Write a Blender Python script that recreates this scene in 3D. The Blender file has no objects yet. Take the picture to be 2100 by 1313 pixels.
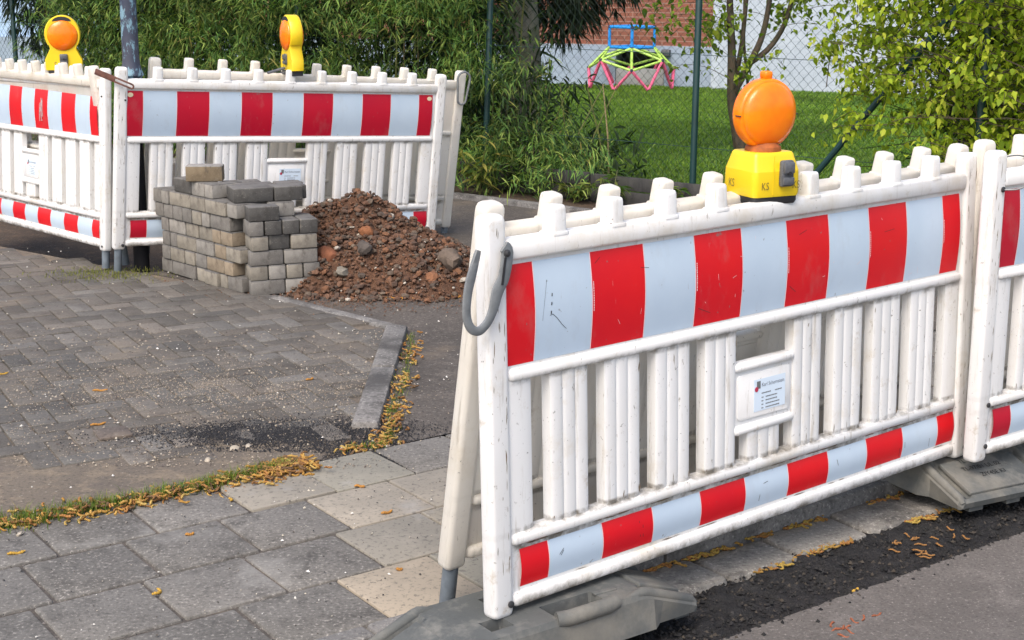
import bpy, math, random
from mathutils import Vector, Matrix, noise
import numpy as np
S = bpy.context.scene
COL = S.collection
R = math.radians
rnd = random.Random(7)

# ------------------------------------------------------------------ camera, sky, sun, exposure
cd = bpy.data.cameras.new('camera'); cam = bpy.data.objects.new('camera', cd); COL.objects.link(cam)
cd.sensor_width = 36; cd.lens = 36*3010.7/2100; cd.clip_start = .05; cd.clip_end = 1500
r_ = Vector((.999977, .001586, .006578)); u_ = Vector((-.006766, .234420, .972112)); f_ = Vector((0, .972134, -.234425))
cam.matrix_world = Matrix(((r_.x, u_.x, -f_.x, 0), (r_.y, u_.y, -f_.y, 0), (r_.z, u_.z, -f_.z, 1.69), (0, 0, 0, 1)))
S.camera = cam
SUN_EL, SUN_AZ = 52, 205          # azimuth clockwise from +Y: behind the camera, a little to its left
w = bpy.data.worlds.new('World'); S.world = w; w.use_nodes = True
nt = w.node_tree; bg = nt.nodes['Background']
sky = nt.nodes.new('ShaderNodeTexSky'); sky.sky_type = 'NISHITA'; sky.sun_disc = False
sky.sun_elevation = R(SUN_EL); sky.sun_rotation = R(SUN_AZ); sky.air_density = 1.0; sky.dust_density = 4.0; sky.ozone_density = .6
nt.links.new(sky.outputs[0], bg.inputs[0]); bg.inputs[1].default_value = .145
sd = bpy.data.lights.new('sun', 'SUN'); sd.energy = 1.25; sd.angle = R(35); sd.color = (1, .95, .88)
so = bpy.data.objects.new('sun', sd); COL.objects.link(so)
d = Vector((math.sin(R(SUN_AZ))*math.cos(R(SUN_EL)), math.cos(R(SUN_AZ))*math.cos(R(SUN_EL)), math.sin(R(SUN_EL))))
so.rotation_euler = d.to_track_quat('Z', 'Y').to_euler()
S.view_settings.view_transform = 'Standard'; S.view_settings.look = 'None'; S.view_settings.gamma = 1
S.view_settings.use_curve_mapping = False; S.view_settings.exposure = .92
S.cycles.max_bounces = 9; S.cycles.diffuse_bounces = 7; S.cycles.transparent_max_bounces = 8

# ------------------------------------------------------------------ helpers
class MB:
    """collects faces; build() links them as one mesh object"""
    def __init__(s): s.v = []; s.f = []; s.m = []; s.c = []
    def add(s, vs, fs, m=0, c=(1, 1, 1)):
        b = len(s.v); s.v.extend([tuple(p) for p in vs])
        for f in fs:
            s.f.append(tuple(i+b for i in f)); s.m.append(m); s.c.append(c)
    def build(s, name, mats, parent=None, smooth=35, M=None):
        me = bpy.data.meshes.new(name)
        me.from_pydata(s.v, [], s.f)
        for m in (mats if isinstance(mats, (list, tuple)) else [mats]): me.materials.append(m)
        if any(s.m): me.polygons.foreach_set('material_index', s.m)
        a = me.attributes.new('Col', 'FLOAT_COLOR', 'FACE')
        a.data.foreach_set('color', np.hstack([np.array(s.c, dtype=np.float32), np.ones((len(s.c), 1), np.float32)]).ravel())
        me.update()
        if smooth:
            me.polygons.foreach_set('use_smooth', [True]*len(me.polygons)); me.set_sharp_from_angle(angle=R(smooth))
        o = bpy.data.objects.new(name, me); COL.objects.link(o)
        if M is not None: o.matrix_world = M
        if parent: o.parent = parent
        return o
    # shapes
    def prism(s, prof, rings, O=(0, 0, 0), ex=(1, 0, 0), ey=(0, 1, 0), ez=(0, 0, 1), m=0, c=(1, 1, 1), caps=(1, 1)):
        """closed 2-D profile swept through rings (z, scale) along ez"""
        O, ex, ey, ez = map(Vector, (O, ex, ey, ez)); n = len(prof); vs = []; fs = []
        for rg in rings:
            z, k = rg[0], rg[1]; ky = rg[2] if len(rg) > 2 else k
            for (x, y) in prof: vs.append(O+ex*(x*k)+ey*(y*ky)+ez*z)
        for i in range(len(rings)-1):
            for j in range(n):
                a = i*n+j; b = i*n+(j+1) % n; fs.append((a, b, b+n, a+n))
        if caps[0]: fs.append(tuple(range(n-1, -1, -1)))
        if caps[1]: fs.append(tuple(range((len(rings)-1)*n, len(rings)*n)))
        s.add(vs, fs, m, c)
    def box(s, c0, size, M=None, m=0, c=(1, 1, 1), bev=0):
        x, y, z = [k/2 for k in size]; c0 = Vector(c0)
        if bev == 0:
            vs = [(i*x, j*y, k*z) for k in (-1, 1) for j in (-1, 1) for i in (-1, 1)]
            fs = [(0, 2, 3, 1), (4, 5, 7, 6), (0, 1, 5, 4), (2, 6, 7, 3), (0, 4, 6, 2), (1, 3, 7, 5)]
        else:
            b = bev; P = rrect(2*x, 2*y, b, 2); k = min(1, 1)
            vs = []; fs = []; n = len(P)
            for zz, ins in ((-z, b), (-z+b*.3, b*.3), (-z+b, 0), (z-b, 0), (z-b*.3, b*.3), (z, b)):
                for (px, py) in P: vs.append((px*(x-ins)/x, py*(y-ins)/y, zz))
            for i in range(5):
                for j in range(n):
                    a = i*n+j; q = i*n+(j+1) % n; fs.append((a, q, q+n, a+n))
            fs.append(tuple(range(n-1, -1, -1))); fs.append(tuple(range(5*n, 6*n)))
        vs = [Vector(v) for v in vs]
        if M is not None: vs = [M @ v for v in vs]
        s.add([v+c0 for v in vs], fs, m, c)
    def tube(s, pts, rad, n=8, m=0, c=(1, 1, 1), caps=True, closed=False, flat=1, upv=None):
        pts = [Vector(p) for p in pts]; k = len(pts)
        if not isinstance(rad, (list, tuple)): rad = [rad]*k
        vs = []; fs = []
        up = Vector(upv) if upv else None
        for i, p in enumerate(pts):
            if closed: t = pts[(i+1) % k]-pts[i-1]
            else: t = pts[min(i+1, k-1)]-pts[max(i-1, 0)]
            t.normalize()
            if up is None: up = Vector((0, 0, 1)) if abs(t.z) < .9 else Vector((1, 0, 0))
            a = t.cross(up).normalized(); b = a.cross(t)
            if not upv: up = b
            for j in range(n):
                th = 2*math.pi*j/n
                vs.append(p+a*(math.cos(th)*rad[i])+b*(math.sin(th)*rad[i]*flat))
        for i in range(k if closed else k-1):
            for j in range(n):
                A = i*n+j; B = i*n+(j+1) % n; A2 = ((i+1) % k)*n+j; B2 = ((i+1) % k)*n+(j+1) % n
                fs.append((A, B, B2, A2))
        if caps and not closed:
            fs.append(tuple(range(n-1, -1, -1))); fs.append(tuple(range((k-1)*n, k*n)))
        s.add(vs, fs, m, c)
    def lathe(s, prof, O=(0, 0, 0), ax=(0, 0, 1), n=32, m=0, c=(1, 1, 1)):
        """(r, h) pairs turned about ax through O"""
        O = Vector(O); ax = Vector(ax).normalized(); q = ax.to_track_quat('Z', 'Y').to_matrix(); vs = []; fs = []
        for (r, h) in prof:
            for j in range(n):
                th = 2*math.pi*j/n; vs.append(O+q @ Vector((r*math.cos(th), r*math.sin(th), h)))
        for i in range(len(prof)-1):
            for j in range(n):
                a = i*n+j; b = i*n+(j+1) % n; fs.append((a, b, b+n, a+n))
        fs.append(tuple(range(n-1, -1, -1))); fs.append(tuple(range((len(prof)-1)*n, len(prof)*n)))
        s.add(vs, fs, m, c)

def rrect(wd, h, r, n=4):
    P = []
    for cx, cy, a0 in ((wd/2-r, h/2-r, 0), (-wd/2+r, h/2-r, 90), (-wd/2+r, -h/2+r, 180), (wd/2-r, -h/2+r, 270)):
        for i in range(n+1):
            a = R(a0+90*i/n); P.append((cx+r*math.cos(a), cy+r*math.sin(a)))
    return P
def poly(mb, pts, z, zb, m=0, c=(1, 1, 1)):
    n = len(pts)
    mb.add([(x, y, zb) for x, y in pts]+[(x, y, z) for x, y in pts],
           [tuple(range(n, 2*n))]+[(i, (i+1) % n, n+(i+1) % n, n+i) for i in range(n)], m, c)
def tag(o, label=None, cat=None, group=None, kind=None):
    if label: o['label'] = label
    if cat: o['category'] = cat
    if group: o['group'] = group
    if kind: o['kind'] = kind
    return o
def thing(name, label, cat, M=None, group=None):
    o = bpy.data.objects.new(name, None); COL.objects.link(o); o.empty_display_size = .1
    if M is not None: o.matrix_world = M
    return tag(o, label, cat, group)
def struct(o): o['kind'] = 'structure'; return o
def copy_tree(o, parent=None):
    c = o.copy(); COL.objects.link(c)
    if parent: c.parent = parent
    for ch in o.children: copy_tree(ch, c)
    return c

# ------------------------------------------------------------------ materials
class NT:
    def __init__(s, name, rough=.6, spec=.5):
        s.mat = bpy.data.materials.new(name); s.mat.use_nodes = True; s.t = s.mat.node_tree
        s.b = s.t.nodes['Principled BSDF']; s.b.inputs['Roughness'].default_value = rough
        s.b.inputs['Specular IOR Level'].default_value = spec
        s.tc = s.t.nodes.new('ShaderNodeTexCoord')
    def n(s, typ, **kw):
        n = s.t.nodes.new(typ)
        for k, v in kw.items():
            if k in n.inputs: s.set(n.inputs[k], v)
            else: setattr(n, k, v)
        return n
    def set(s, inp, v):
        if hasattr(v, 'links'): s.t.links.new(v, inp)
        elif isinstance(v, (tuple, list)) and inp.type == 'RGBA' and len(v) == 3: inp.default_value = (*v, 1)
        else: inp.default_value = v
    def noise(s, scale, detail=4, rough=.6, stretch=None, off=None, gen=False):
        v = s.tc.outputs['Object']
        if stretch or off:
            mp = s.n('ShaderNodeMapping'); s.set(mp.inputs['Vector'], v)
            if stretch: mp.inputs['Scale'].default_value = stretch
            v = mp.outputs[0]
            if off: s.set(mp.inputs['Location'], off)
        n = s.n('ShaderNodeTexNoise', Scale=scale, Detail=detail, Roughness=rough); s.set(n.inputs['Vector'], v)
        return n.outputs['Fac']
    def ramp(s, f, lo, hi, a=0., b=1.):
        m = s.n('ShaderNodeMapRange'); m.clamp = True
        s.set(m.inputs[0], f); m.inputs[1].default_value = lo; m.inputs[2].default_value = hi
        m.inputs[3].default_value = a; m.inputs[4].default_value = b
        return m.outputs[0]
    def mix(s, f, a, b, mode='MIX'):
        m = s.n('ShaderNodeMix'); m.data_type = 'RGBA'; m.blend_type = mode
        s.set(m.inputs[0], f); s.set(m.inputs[6], a); s.set(m.inputs[7], b); return m.outputs[2]
    def math(s, op, a, b=0.):
        m = s.n('ShaderNodeMath'); m.operation = op; s.set(m.inputs[0], a); s.set(m.inputs[1], b); return m.outputs[0]
    def attr(s): return s.n('ShaderNodeAttribute', attribute_name='Col').outputs['Color']
    def col(s, c): s.set(s.b.inputs['Base Color'], c); return s
    def bump(s, h, strength=.3, dist=.01):
        b = s.n('ShaderNodeBump', Strength=strength, Distance=dist); s.set(b.inputs['Height'], h)
        s.t.links.new(b.outputs[0], s.b.inputs['Normal']); return s
    def z(s):
        x = s.n('ShaderNodeSeparateXYZ'); s.set(x.inputs[0], s.tc.outputs['Object']); return x.outputs
    def rnd(s): return s.n('ShaderNodeObjectInfo').outputs['Random']

def m_plain(name, c, rough=.6, spec=.5, var=.12, sc=8):
    k = NT(name, rough, spec); n = k.noise(sc)
    k.col(k.mix(k.ramp(n, .3, .7), tuple(x*(1-var) for x in c), tuple(min(1, x*(1+var)) for x in c))); return k.mat
def m_plastic(name='white_plastic', c0=(.88, .88, .875), c1=(.83, .825, .81), tl=.2):
    k = NT(name, .42, .45)
    base = k.mix(k.ramp(k.noise(3, 3), .35, .65), c0, c1)
    yel = k.mix(k.ramp(k.noise(3.2, 7, .72), .54, .70, 0, .7), base, (.64, .56, .43))
    yel = k.mix(k.ramp(k.noise(11, 6, .75, off=(5, 2, 1)), .60, .72, 0, .7), yel, (.46, .38, .27))
    st = k.mix(k.ramp(k.noise(9, 6, .75, stretch=(4, 4, .35)), .57, .70, 0, .6), yel, (.36, .31, .24))
    st = k.mix(k.ramp(k.noise(42, 5, .75, stretch=(1.5, 1.5, .5), off=(9, 4, 2)), .64, .68, 0, .75), st, (.24, .20, .16))
    # grime collected in the ledges under the rails (heights above the foot of the panel)
    X, Y, Z = k.z()
    def band(z0, w0): return k.ramp(k.math('ABSOLUTE', k.math('SUBTRACT', Z, z0)), w0*.4, w0, 1, 0)
    g = k.math('MAXIMUM', k.math('MAXIMUM', band(.168, .014), band(.006, .045)), k.math('MAXIMUM', band(.214, .012), k.math('MULTIPLY', band(.60, .014), .8)))
    g = k.math('MULTIPLY', g, k.ramp(k.noise(16, 6, .75), .40, .62))
    g = k.math('MULTIPLY', g, k.ramp(k.math('ABSOLUTE', k.math('SUBTRACT', X, .965)), .93, .955, 1, .15))
    c = k.mix(k.math('MULTIPLY', g, .9), st, (.11, .09, .06))
    sp = k.ramp(k.noise(75, 3, .6), .67, .71, 0, .85)
    c = k.mix(k.math('MULTIPLY', sp, k.ramp(k.noise(7, 3), .45, .6)), c, (.10, .085, .07))
    topz = k.math('MULTIPLY', k.ramp(Z, .885, .905), k.ramp(k.noise(5, 6, .7, off=(1, 8, 3)), .48, .66, 0, .55))
    c = k.mix(topz, c, (.62, .54, .41))
    k.col(c).bump(k.noise(60, 4), .08, .002)
    tr = k.n('ShaderNodeBsdfTranslucent'); k.set(tr.inputs[0], (.93, .90, .85)); mx = k.n('ShaderNodeMixShader'); mx.inputs[0].default_value = tl
    k.t.links.new(k.b.outputs[0], mx.inputs[1]); k.t.links.new(tr.outputs[0], mx.inputs[2]); k.t.links.new(mx.outputs[0], k.t.nodes['Material Output'].inputs[0])
    return k.mat
def m_sheet(name, c, c2, scr):
    k = NT(name, .32, .5)
    a = k.mix(k.ramp(k.noise(4, 4), .35, .7), c, c2)
    s1 = k.ramp(k.noise(9, 5, .7, stretch=(9, 1, 1.2)), .68, .72, 0, .6)
    a = k.mix(k.math('MULTIPLY', s1, k.ramp(k.noise(3.1, 2), .5, .6)), a, scr)
    a = k.mix(k.ramp(k.noise(6, 6, .7, stretch=(1.2, 1, .6), off=(2, 7, 3)), .55, .75, 0, .22), a, (.30, .27, .24))
    d = k.ramp(k.noise(48, 3, .6), .69, .73, 0, .6)
    return k.col(k.mix(d, a, (.16, .15, .14))).mat
def m_ground(name, c1, c2, c3, fine=160, bs=.5, bd=.006, rough=.85, dirt=None, att=False, spk=(.55, .52, .47), spf=.35, s_lo=.62, dk=.62):
    k = NT(name, rough, .3)
    a = k.mix(k.ramp(k.noise(1.3, 5), .35, .65), c1, c2)
    a = k.mix(k.ramp(k.noise(9, 5, .7), .5, .68), a, c3)
    if att: a = k.mix(1., a, k.attr(), 'MULTIPLY')
    f = k.noise(fine, 3, .7)
    a = k.mix(k.ramp(f, s_lo, s_lo+.1, 0, spf), a, spk)
    a = k.mix(k.ramp(f, .46, .34, 0, dk), a, tuple(x*.38 for x in c1))
    if dirt: a = k.mix(k.ramp(k.noise(2.1, 6, .65), dirt[1], dirt[1]+.12, 0, dirt[2]), a, dirt[0])
    return k.col(a).bump(k.math('ADD', f, k.math('MULTIPLY', k.noise(18, 5), .7)), bs, bd).mat
def m_leaf(name, trans=.35, rough=.5):
    k = NT(name, rough, .18); a = k.attr(); k.col(a)
    tr = k.n('ShaderNodeBsdfTranslucent'); k.set(tr.inputs[0], k.mix(1., a, (1.0, 1.15, .5), 'MULTIPLY'))
    mx = k.n('ShaderNodeMixShader'); mx.inputs[0].default_value = trans
    k.t.links.new(k.b.outputs[0], mx.inputs[1]); k.t.links.new(tr.outputs[0], mx.inputs[2])
    k.t.links.new(mx.outputs[0], k.t.nodes['Material Output'].inputs[0]); return k.mat
def m_attr(name, rough=.7, var=.25, sc=40, bs=.3, bd=.004):
    k = NT(name, rough, .3); n = k.noise(sc, 5)
    return k.col(k.mix(k.ramp(n, .3, .7, 0, 1), k.mix(1., k.attr(), (1-var,)*3, 'MULTIPLY'), k.attr())).bump(n, bs, bd).mat
def m_paver():
    k = NT('paving_block', .85, .3); a = k.attr()
    a = k.mix(k.ramp(k.noise(10, 5, .7), .48, .66, 0, .7), a, k.mix(1., a, (.55, .53, .52), 'MULTIPLY'))
    a = k.mix(k.ramp(k.noise(14, 6, .75, stretch=(1, 1, .5)), .58, .70, 0, .8), a, (.05, .045, .04))
    a = k.mix(k.ramp(k.noise(7, 4, .6, off=(3, 1, 4)), .60, .72, 0, .5), a, (.42, .38, .31))
    f = k.noise(150, 3, .7)
    a = k.mix(k.ramp(f, .6, .7, 0, .25), a, (.5, .47, .42))
    return k.col(a).bump(k.math('ADD', f, k.noise(25, 4)), .5, .004).mat
def m_peel():
    k = NT('peeling_blue_paint', .55, .4)
    n = k.noise(22, 6, .7, stretch=(1, 1, .45))
    c = k.mix(k.ramp(k.noise(6, 3), .4, .6), (.035, .045, .075), (.055, .06, .085))
    c = k.mix(k.ramp(n, .53, .58), c, (.17, .29, .36)); c = k.mix(k.ramp(k.noise(30, 5, .7), .63, .68), c, (.10, .07, .06))
    return k.col(c).bump(n, .5, .004).mat
def m_brick():
    k = NT('red_brickwork', .85, .3)
    t = k.n('ShaderNodeTexBrick', Scale=1., **{'Brick Width': .22, 'Row Height': .066, 'Mortar Size': .006, 'Mortar Smooth': .2, 'Bias': -.2})
    mp = k.n('ShaderNodeMapping'); k.set(mp.inputs[0], k.tc.outputs['Object']); mp.inputs['Rotation'].default_value = (R(90), 0, 0)
    k.set(t.inputs['Vector'], mp.outputs[0])
    k.set(t.inputs['Color1'], (.225, .080, .052)); k.set(t.inputs['Color2'], (.155, .058, .042)); k.set(t.inputs['Mortar'], (.29, .19, .155))
    c = k.mix(k.ramp(k.noise(7, 5), .35, .7, 0, .5), t.outputs['Color'], (.26, .11, .075))
    return k.col(c).bump(t.outputs['Fac'], -.4, .006).mat
def m_bark(name, a, b, green):
    k = NT(name, .9, .2); n = k.noise(14, 6, .7, stretch=(1, 1, .25))
    c = k.mix(k.ramp(n, .35, .65), a, b); c = k.mix(k.ramp(k.noise(5, 4), .5, .65, 0, .6), c, green)
    return k.col(c).bump(n, .8, .02).mat

PLA = m_plastic(); PLA_OLD = m_plastic('yellowed_plastic', (.87, .84, .775), (.82, .775, .69), .34)
RED = m_sheet('red_reflective_film', (.66, .004, .010), (.58, .002, .012), (.62, .30, .28))
CRIM = m_sheet('crimson_reflective_film', (.48, .004, .022), (.42, .003, .024), (.6, .3, .3))
WHI = m_sheet('pale_blue_reflective_film', (.50, .60, .70), (.45, .55, .66), (.30, .31, .33))
EDGE = m_plain('film_edge', (.75, .55, .55), .5)
GALV = m_plain('galvanised_steel', (.165, .175, .18), .45, .5, .2, 30)
TUBE = m_plain('grey_steel_tube', (.13, .155, .18), .5, .5, .25, 20)
RUST = m_plain('rusty_steel', (.12, .055, .042), .8, .3, .35, 40)
DARK = m_plain('dark_bolt', (.03, .03, .032), .5)
YEL = m_plain('yellow_plastic', (.80, .56, .012), .38, .5, .06, 5)
BLK = m_plain('black_plastic', (.022, .022, .025), .5, .5, .2, 20)
GREYP = m_plain('grey_clasp_plastic', (.09, .095, .105), .5, .5, .3, 60)
PAPER = m_plain('sticker_paper', (.66, .76, .86), .5, .5, .03)
INK = m_plain('printing_ink', (.10, .12, .16), .6)
INKR = m_plain('red_print', (.45, .03, .07), .6)
CREAM = m_plain('cream_sticker', (.75, .62, .42), .5)
def m_lens():
    k = NT('orange_lens', .22, .5)
    k.col(k.mix(k.ramp(k.noise(9, 3), .35, .65), (.90, .17, .002), (.96, .25, .003)))
    k.b.inputs['Subsurface Weight'].default_value = .35; k.b.inputs['Subsurface Radius'].default_value = (.05, .02, .004)
    k.b.inputs['Subsurface Scale'].default_value = .5
    v = k.n('ShaderNodeTexVoronoi', Scale=160.); k.set(v.inputs['Vector'], k.tc.outputs['Object'])
    return k.bump(v.outputs['Distance'], .06, .002).mat
LENS = m_lens()
RUB = m_ground('recycled_rubber', (.070, .076, .077), (.115, .118, .112), (.16, .158, .145), 60, .3, .003, .75, spk=(.25, .25, .24), spf=.15, dk=.15, dirt=((.19, .175, .145), .52, .6))
PAVER = m_paver()

# ------------------------------------------------------------------ ground and paving
N1 = Vector((.59, -.807)); D1 = Vector((.807, .59))       # across and along the road
def L(s, p): return (D1.x*s+N1.x*p, D1.y*s+N1.y*p)       # road frame -> world
SOIL = m_ground('dark_soil', (.05, .036, .027), (.085, .06, .042), (.13, .085, .055), 60, .8, .02)
ASPH = m_ground('old_asphalt', (.068, .060, .053), (.095, .083, .073), (.115, .10, .087), 80, .5, .005, dirt=((.15, .12, .09), .56, .6), spk=(.36, .33, .30), spf=.5, s_lo=.6)
ROADM = m_ground('road_asphalt', (.098, .090, .084), (.122, .112, .105), (.14, .128, .12), 115, .5, .004, spk=(.34, .31, .29), spf=.6, s_lo=.6)
TAR = m_ground('fresh_tar', (.012, .012, .013), (.020, .019, .020), (.028, .027, .026), 70, .9, .012, .8, spk=(.10, .095, .09), spf=.5)
SLAB = m_ground('concrete_slab', (.135, .128, .118), (.185, .175, .162), (.085, .08, .074), 85, .4, .003, att=True, dirt=((.27, .26, .24), .55, .6), spk=(.42, .39, .35), spf=.55, s_lo=.57)
KERBM = m_ground('kerb_concrete', (.15, .145, .138), (.20, .19, .18), (.08, .075, .072), 80, .6, .005, dirt=((.05, .047, .045), .52, .8), spk=(.42, .40, .37), spf=.6, s_lo=.57)
GUTM = m_ground('gutter_concrete', (.20, .185, .165), (.25, .235, .21), (.08, .075, .07), 80, .6, .006, dirt=((.055, .052, .05), .54, .8), spk=(.50, .47, .42), spf=.6, s_lo=.57)
SAND = m_ground('sandy_grit', (.118, .098, .078), (.150, .125, .098), (.22, .175, .125), 75, .6, .006, dirt=((.10, .085, .075), .5, .7), spk=(.45, .41, .34), spf=.5)
BLOCKM = m_ground('paving_brick', (.108, .098, .086), (.135, .123, .108), (.080, .071, .062), 85, .4, .003, att=True, dirt=((.20, .165, .125), .57, .5), spk=(.42, .40, .37), spf=.35)
LAWNM = m_ground('lawn_soil', (.05, .12, .014), (.07, .15, .018), (.04, .10, .012), 60, .5, .01)

g = MB(); poly(g, [(-400, -300), (400, -300), (400, 600), (-400, 600)], -.20, -.5); struct(g.build('ground', SOIL, smooth=0))
g = MB(); EDG = [L(-60, -2.60)]+[L(-.5+.015*k, -2.585+.010*noise.noise(Vector((k*.09, 3, 0)))+.007*noise.noise(Vector((k*.4, 8, 0)))) for k in range(480)]+[L(60, -2.56)]
poly(g, (EDG+[L(60, 14), L(-60, 14)])[::-1], -.055, -.25); struct(g.build('road', ROADM, smooth=0))
# rough tar strip between road and gutter
def sheet(name, f, s0, s1, p0, p1, ds, hfun, mat):
    mb = MB(); ns = int((s1-s0)/ds)+1; npn = int((p1-p0)/ds)+1; vs = []
    for i in range(ns):
        for j in range(npn):
            x, y = f(s0+(s1-s0)*i/(ns-1), p0+(p1-p0)*j/(npn-1)); vs.append((x, y, hfun(x, y)))
    mb.add(vs, [(i*npn+j, (i+1)*npn+j, (i+1)*npn+j+1, i*npn+j+1) for i in range(ns-1) for j in range(npn-1)])
    return struct(mb.build(name, mat, smooth=60))
sheet('tar_strip', L, .6, 5.5, -2.90, -2.575, .012, lambda x, y: -.066+.016*noise.noise(Vector((x*14, y*14, 0)))+.012*noise.noise(Vector((x*34, y*34, 8)))+.008*noise.noise(Vector((x*80, y*80, 3))), TAR)
# gutter stones, kerb stones, slabs: each course one structure
g = MB(); s = -4.2
ax = Matrix(((D1.x, -N1.x, 0), (D1.y, -N1.y, 0), (0, 0, 1)))
while s < 9:
    ln = .30+rnd.uniform(-.03, .03); x, y = L(s+ln/2, -2.945+rnd.uniform(-.012, .012))
    tilt = Matrix.Rotation(R(rnd.uniform(-2, 2)), 3, 'Z') @ Matrix.Rotation(R(rnd.uniform(-1, 1)), 3, 'X')
    g.box((x, y, -.125+rnd.uniform(-.006, .004)), (ln-.012, .185, .15), ax @ tilt, bev=.016, c=(rnd.uniform(.85, 1.1),)*3); s += ln
struct(g.build('gutter', GUTM))
g = MB(); s = -6.2
while s < 12:
    x, y = L(s+.5, -3.08); g.box((x, y, -.10), (.994, .08, .20), ax, bev=.012); s += 1.
struct(g.build('kerb', KERBM))
g = MB(); poly(g, [L(-14, -4.36), L(14, -4.36), L(14, -3.118), L(-14, -3.118)][::-1], -.008, -.2)
struct(g.build('sidewalk_bed', ASPH, smooth=0))
g = MB(); beige = {(1, 0): (1.50, 1.42, 1.28), (2, 0): (1.22, 1.19, 1.10), (3, 0): (1.66, 1.50, 1.27), (0, 0): (1.30, 1.26, 1.16), (1, 1): (1.25, 1.2, 1.1), (2, 1): (1.3, 1.24, 1.1), (0, 1): (1.2, 1.2, 1.1), (3, 1): (1.1, 1.1, 1.0)}
smooth_slabs = MB()
for r in range(4):
    off = (1.93, 2.12, 2.05, 1.88)[r]
    for k in range(-22, 24):
        s0 = off+.31*k; p0 = -4.34+.31*r; v = rnd.uniform(.86, 1.06); c = (v, v*.99, v*.97)
        x, y = L(s0+.155, p0+.1525); z = rnd.uniform(-.0025, .0015)
        a = ax @ Matrix.Rotation(R(rnd.uniform(-.6, .6)), 3, 'Z')
        if (r, k) in beige: smooth_slabs.box((x, y, -.028+z), (.303, .300, .06), a, c=beige[(r, k)], bev=.004)
        else: g.box((x, y, -.03+z), (.300, .297, .06), a, c=c, bev=.007)
struct(g.build('sidewalk_slabs', SLAB))
NEWSLAB = m_ground('new_concrete_slab', (.175, .165, .150), (.205, .192, .173), (.22, .205, .185), 60, .12, .002, .8, att=True, dirt=((.36, .36, .36), .60, .5), spk=(.05, .045, .04), spf=.75, s_lo=.70)
struct(smooth_slabs.build('sidewalk_new_slabs', NEWSLAB))
g = MB(); poly(g, [(-.5, 5.0), (3.6, 7.98), (-.34, 11.04), (-4.5, 14.1), (-4.5, 12.2), (-3.6, 11.3), (-1.8, 10.6), (-.55, 9.15), (-2.06, 8.12), (-1.23, 7.54), (-.5, 6.8)], -.008, -.25)
struct(g.build('driveway', ASPH, smooth=0))
g = MB(); poly(g, [(-.55, 4.97), (-.5, 6.8), (-1.23, 7.54), (-2.06, 8.10), (-3.17, 8.90), (-9, 13.4), (-9, -1.2)], -.010, -.25)
struct(g.build('paving_base', SAND, smooth=0))
# herringbone bricks
g = MB(); A = R(30); e1 = Vector((math.cos(A), math.sin(A))); e2 = Vector((-math.sin(A), math.cos(A)))
def inside(x, y):
    if x > -.60+(y-5)*.03 or y < 4.85 or x < -5: return False
    if y > 6.72 and (x+.5)*(7.54-6.8)-(y-6.72)*(-1.23+.5) > -.02 and y > 6.72-(x+.5): return False
    if x >= -2.06: lim = 7.50-(x+1.23)*.68 if x < -1.23 else 7.50-(x+1.23)*1.01
    else: lim = 8.05-(x+2.06)*.73
    return y < lim and y > .73*x+5.6
for i in range(-70, 70):
    for j in range(-70, 70):
        k = (i-j) % 4
        if k == 0: ln, wd, ox, oy = .2, .1, .1, .05
        elif k == 3: ln, wd, ox, oy = .1, .2, .05, .1
        else: continue
        # classic 90-degree herringbone on a 0.1 grid
        gx, gy = i*.1, j*.1
        p = e1*(gx+ox)+e2*(gy+oy)+Vector((-2.0, 6.4))
        if not inside(p.x, p.y): continue
        v = rnd.choice((.78, .86, .9, .95, 1.0, 1.05, 1.12, 1.3)) ; warm = rnd.uniform(.96, 1.04)
        a = Matrix(((e1.x, e2.x, 0), (e1.y, e2.y, 0), (0, 0, 1)))
        g.box((p.x, p.y, -.029+rnd.uniform(-.002, .002)), (ln-.007, wd-.007, .06), a, c=(v*warm, v, v/warm), bev=.004)
struct(g.build('herringbone_paving', BLOCKM))
# drifts of sandy grit over the front of the paving
def drift(x, y):
    n = noise.noise(Vector((x*1.6, y*1.6, 1)))*.5+noise.noise(Vector((x*6, y*6, 2)))*.25+noise.noise(Vector((x*20, y*20, 5)))*.12
    p = N1.x*x+N1.y*y; f = min(1, max(0, (p+5.45)/.95)); h = -.012+.024*max(-.4, min(.62, n*.8+f*.95-.30))
    return h-.03*min(1, max(0, (x+.68)/.08))
sheet('sand_drift', L, -2.2, 4.2, -5.75, -4.352, .025, drift, SAND)
# kerb stones edging the paving
g = MB()
for a, b, wd, zt in (((-.55, 5.27), (-.55, 6.06), .105, .022), ((-.55, 6.07), (-.55, 6.80), .105, .026), ((-.57, 6.86), (-1.27, 7.51), .075, .006)):
    a = Vector(a); b = Vector(b); t = (b-a).normalized(); M = Matrix(((t.x, -t.y, 0), (t.y, t.x, 0), (0, 0, 1))); m = (a+b)/2
    g.box((m.x, m.y, zt-.1), ((b-a).length, wd, .2), M, bev=.014)
struct(g.build('paving_kerb', KERBM))
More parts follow.
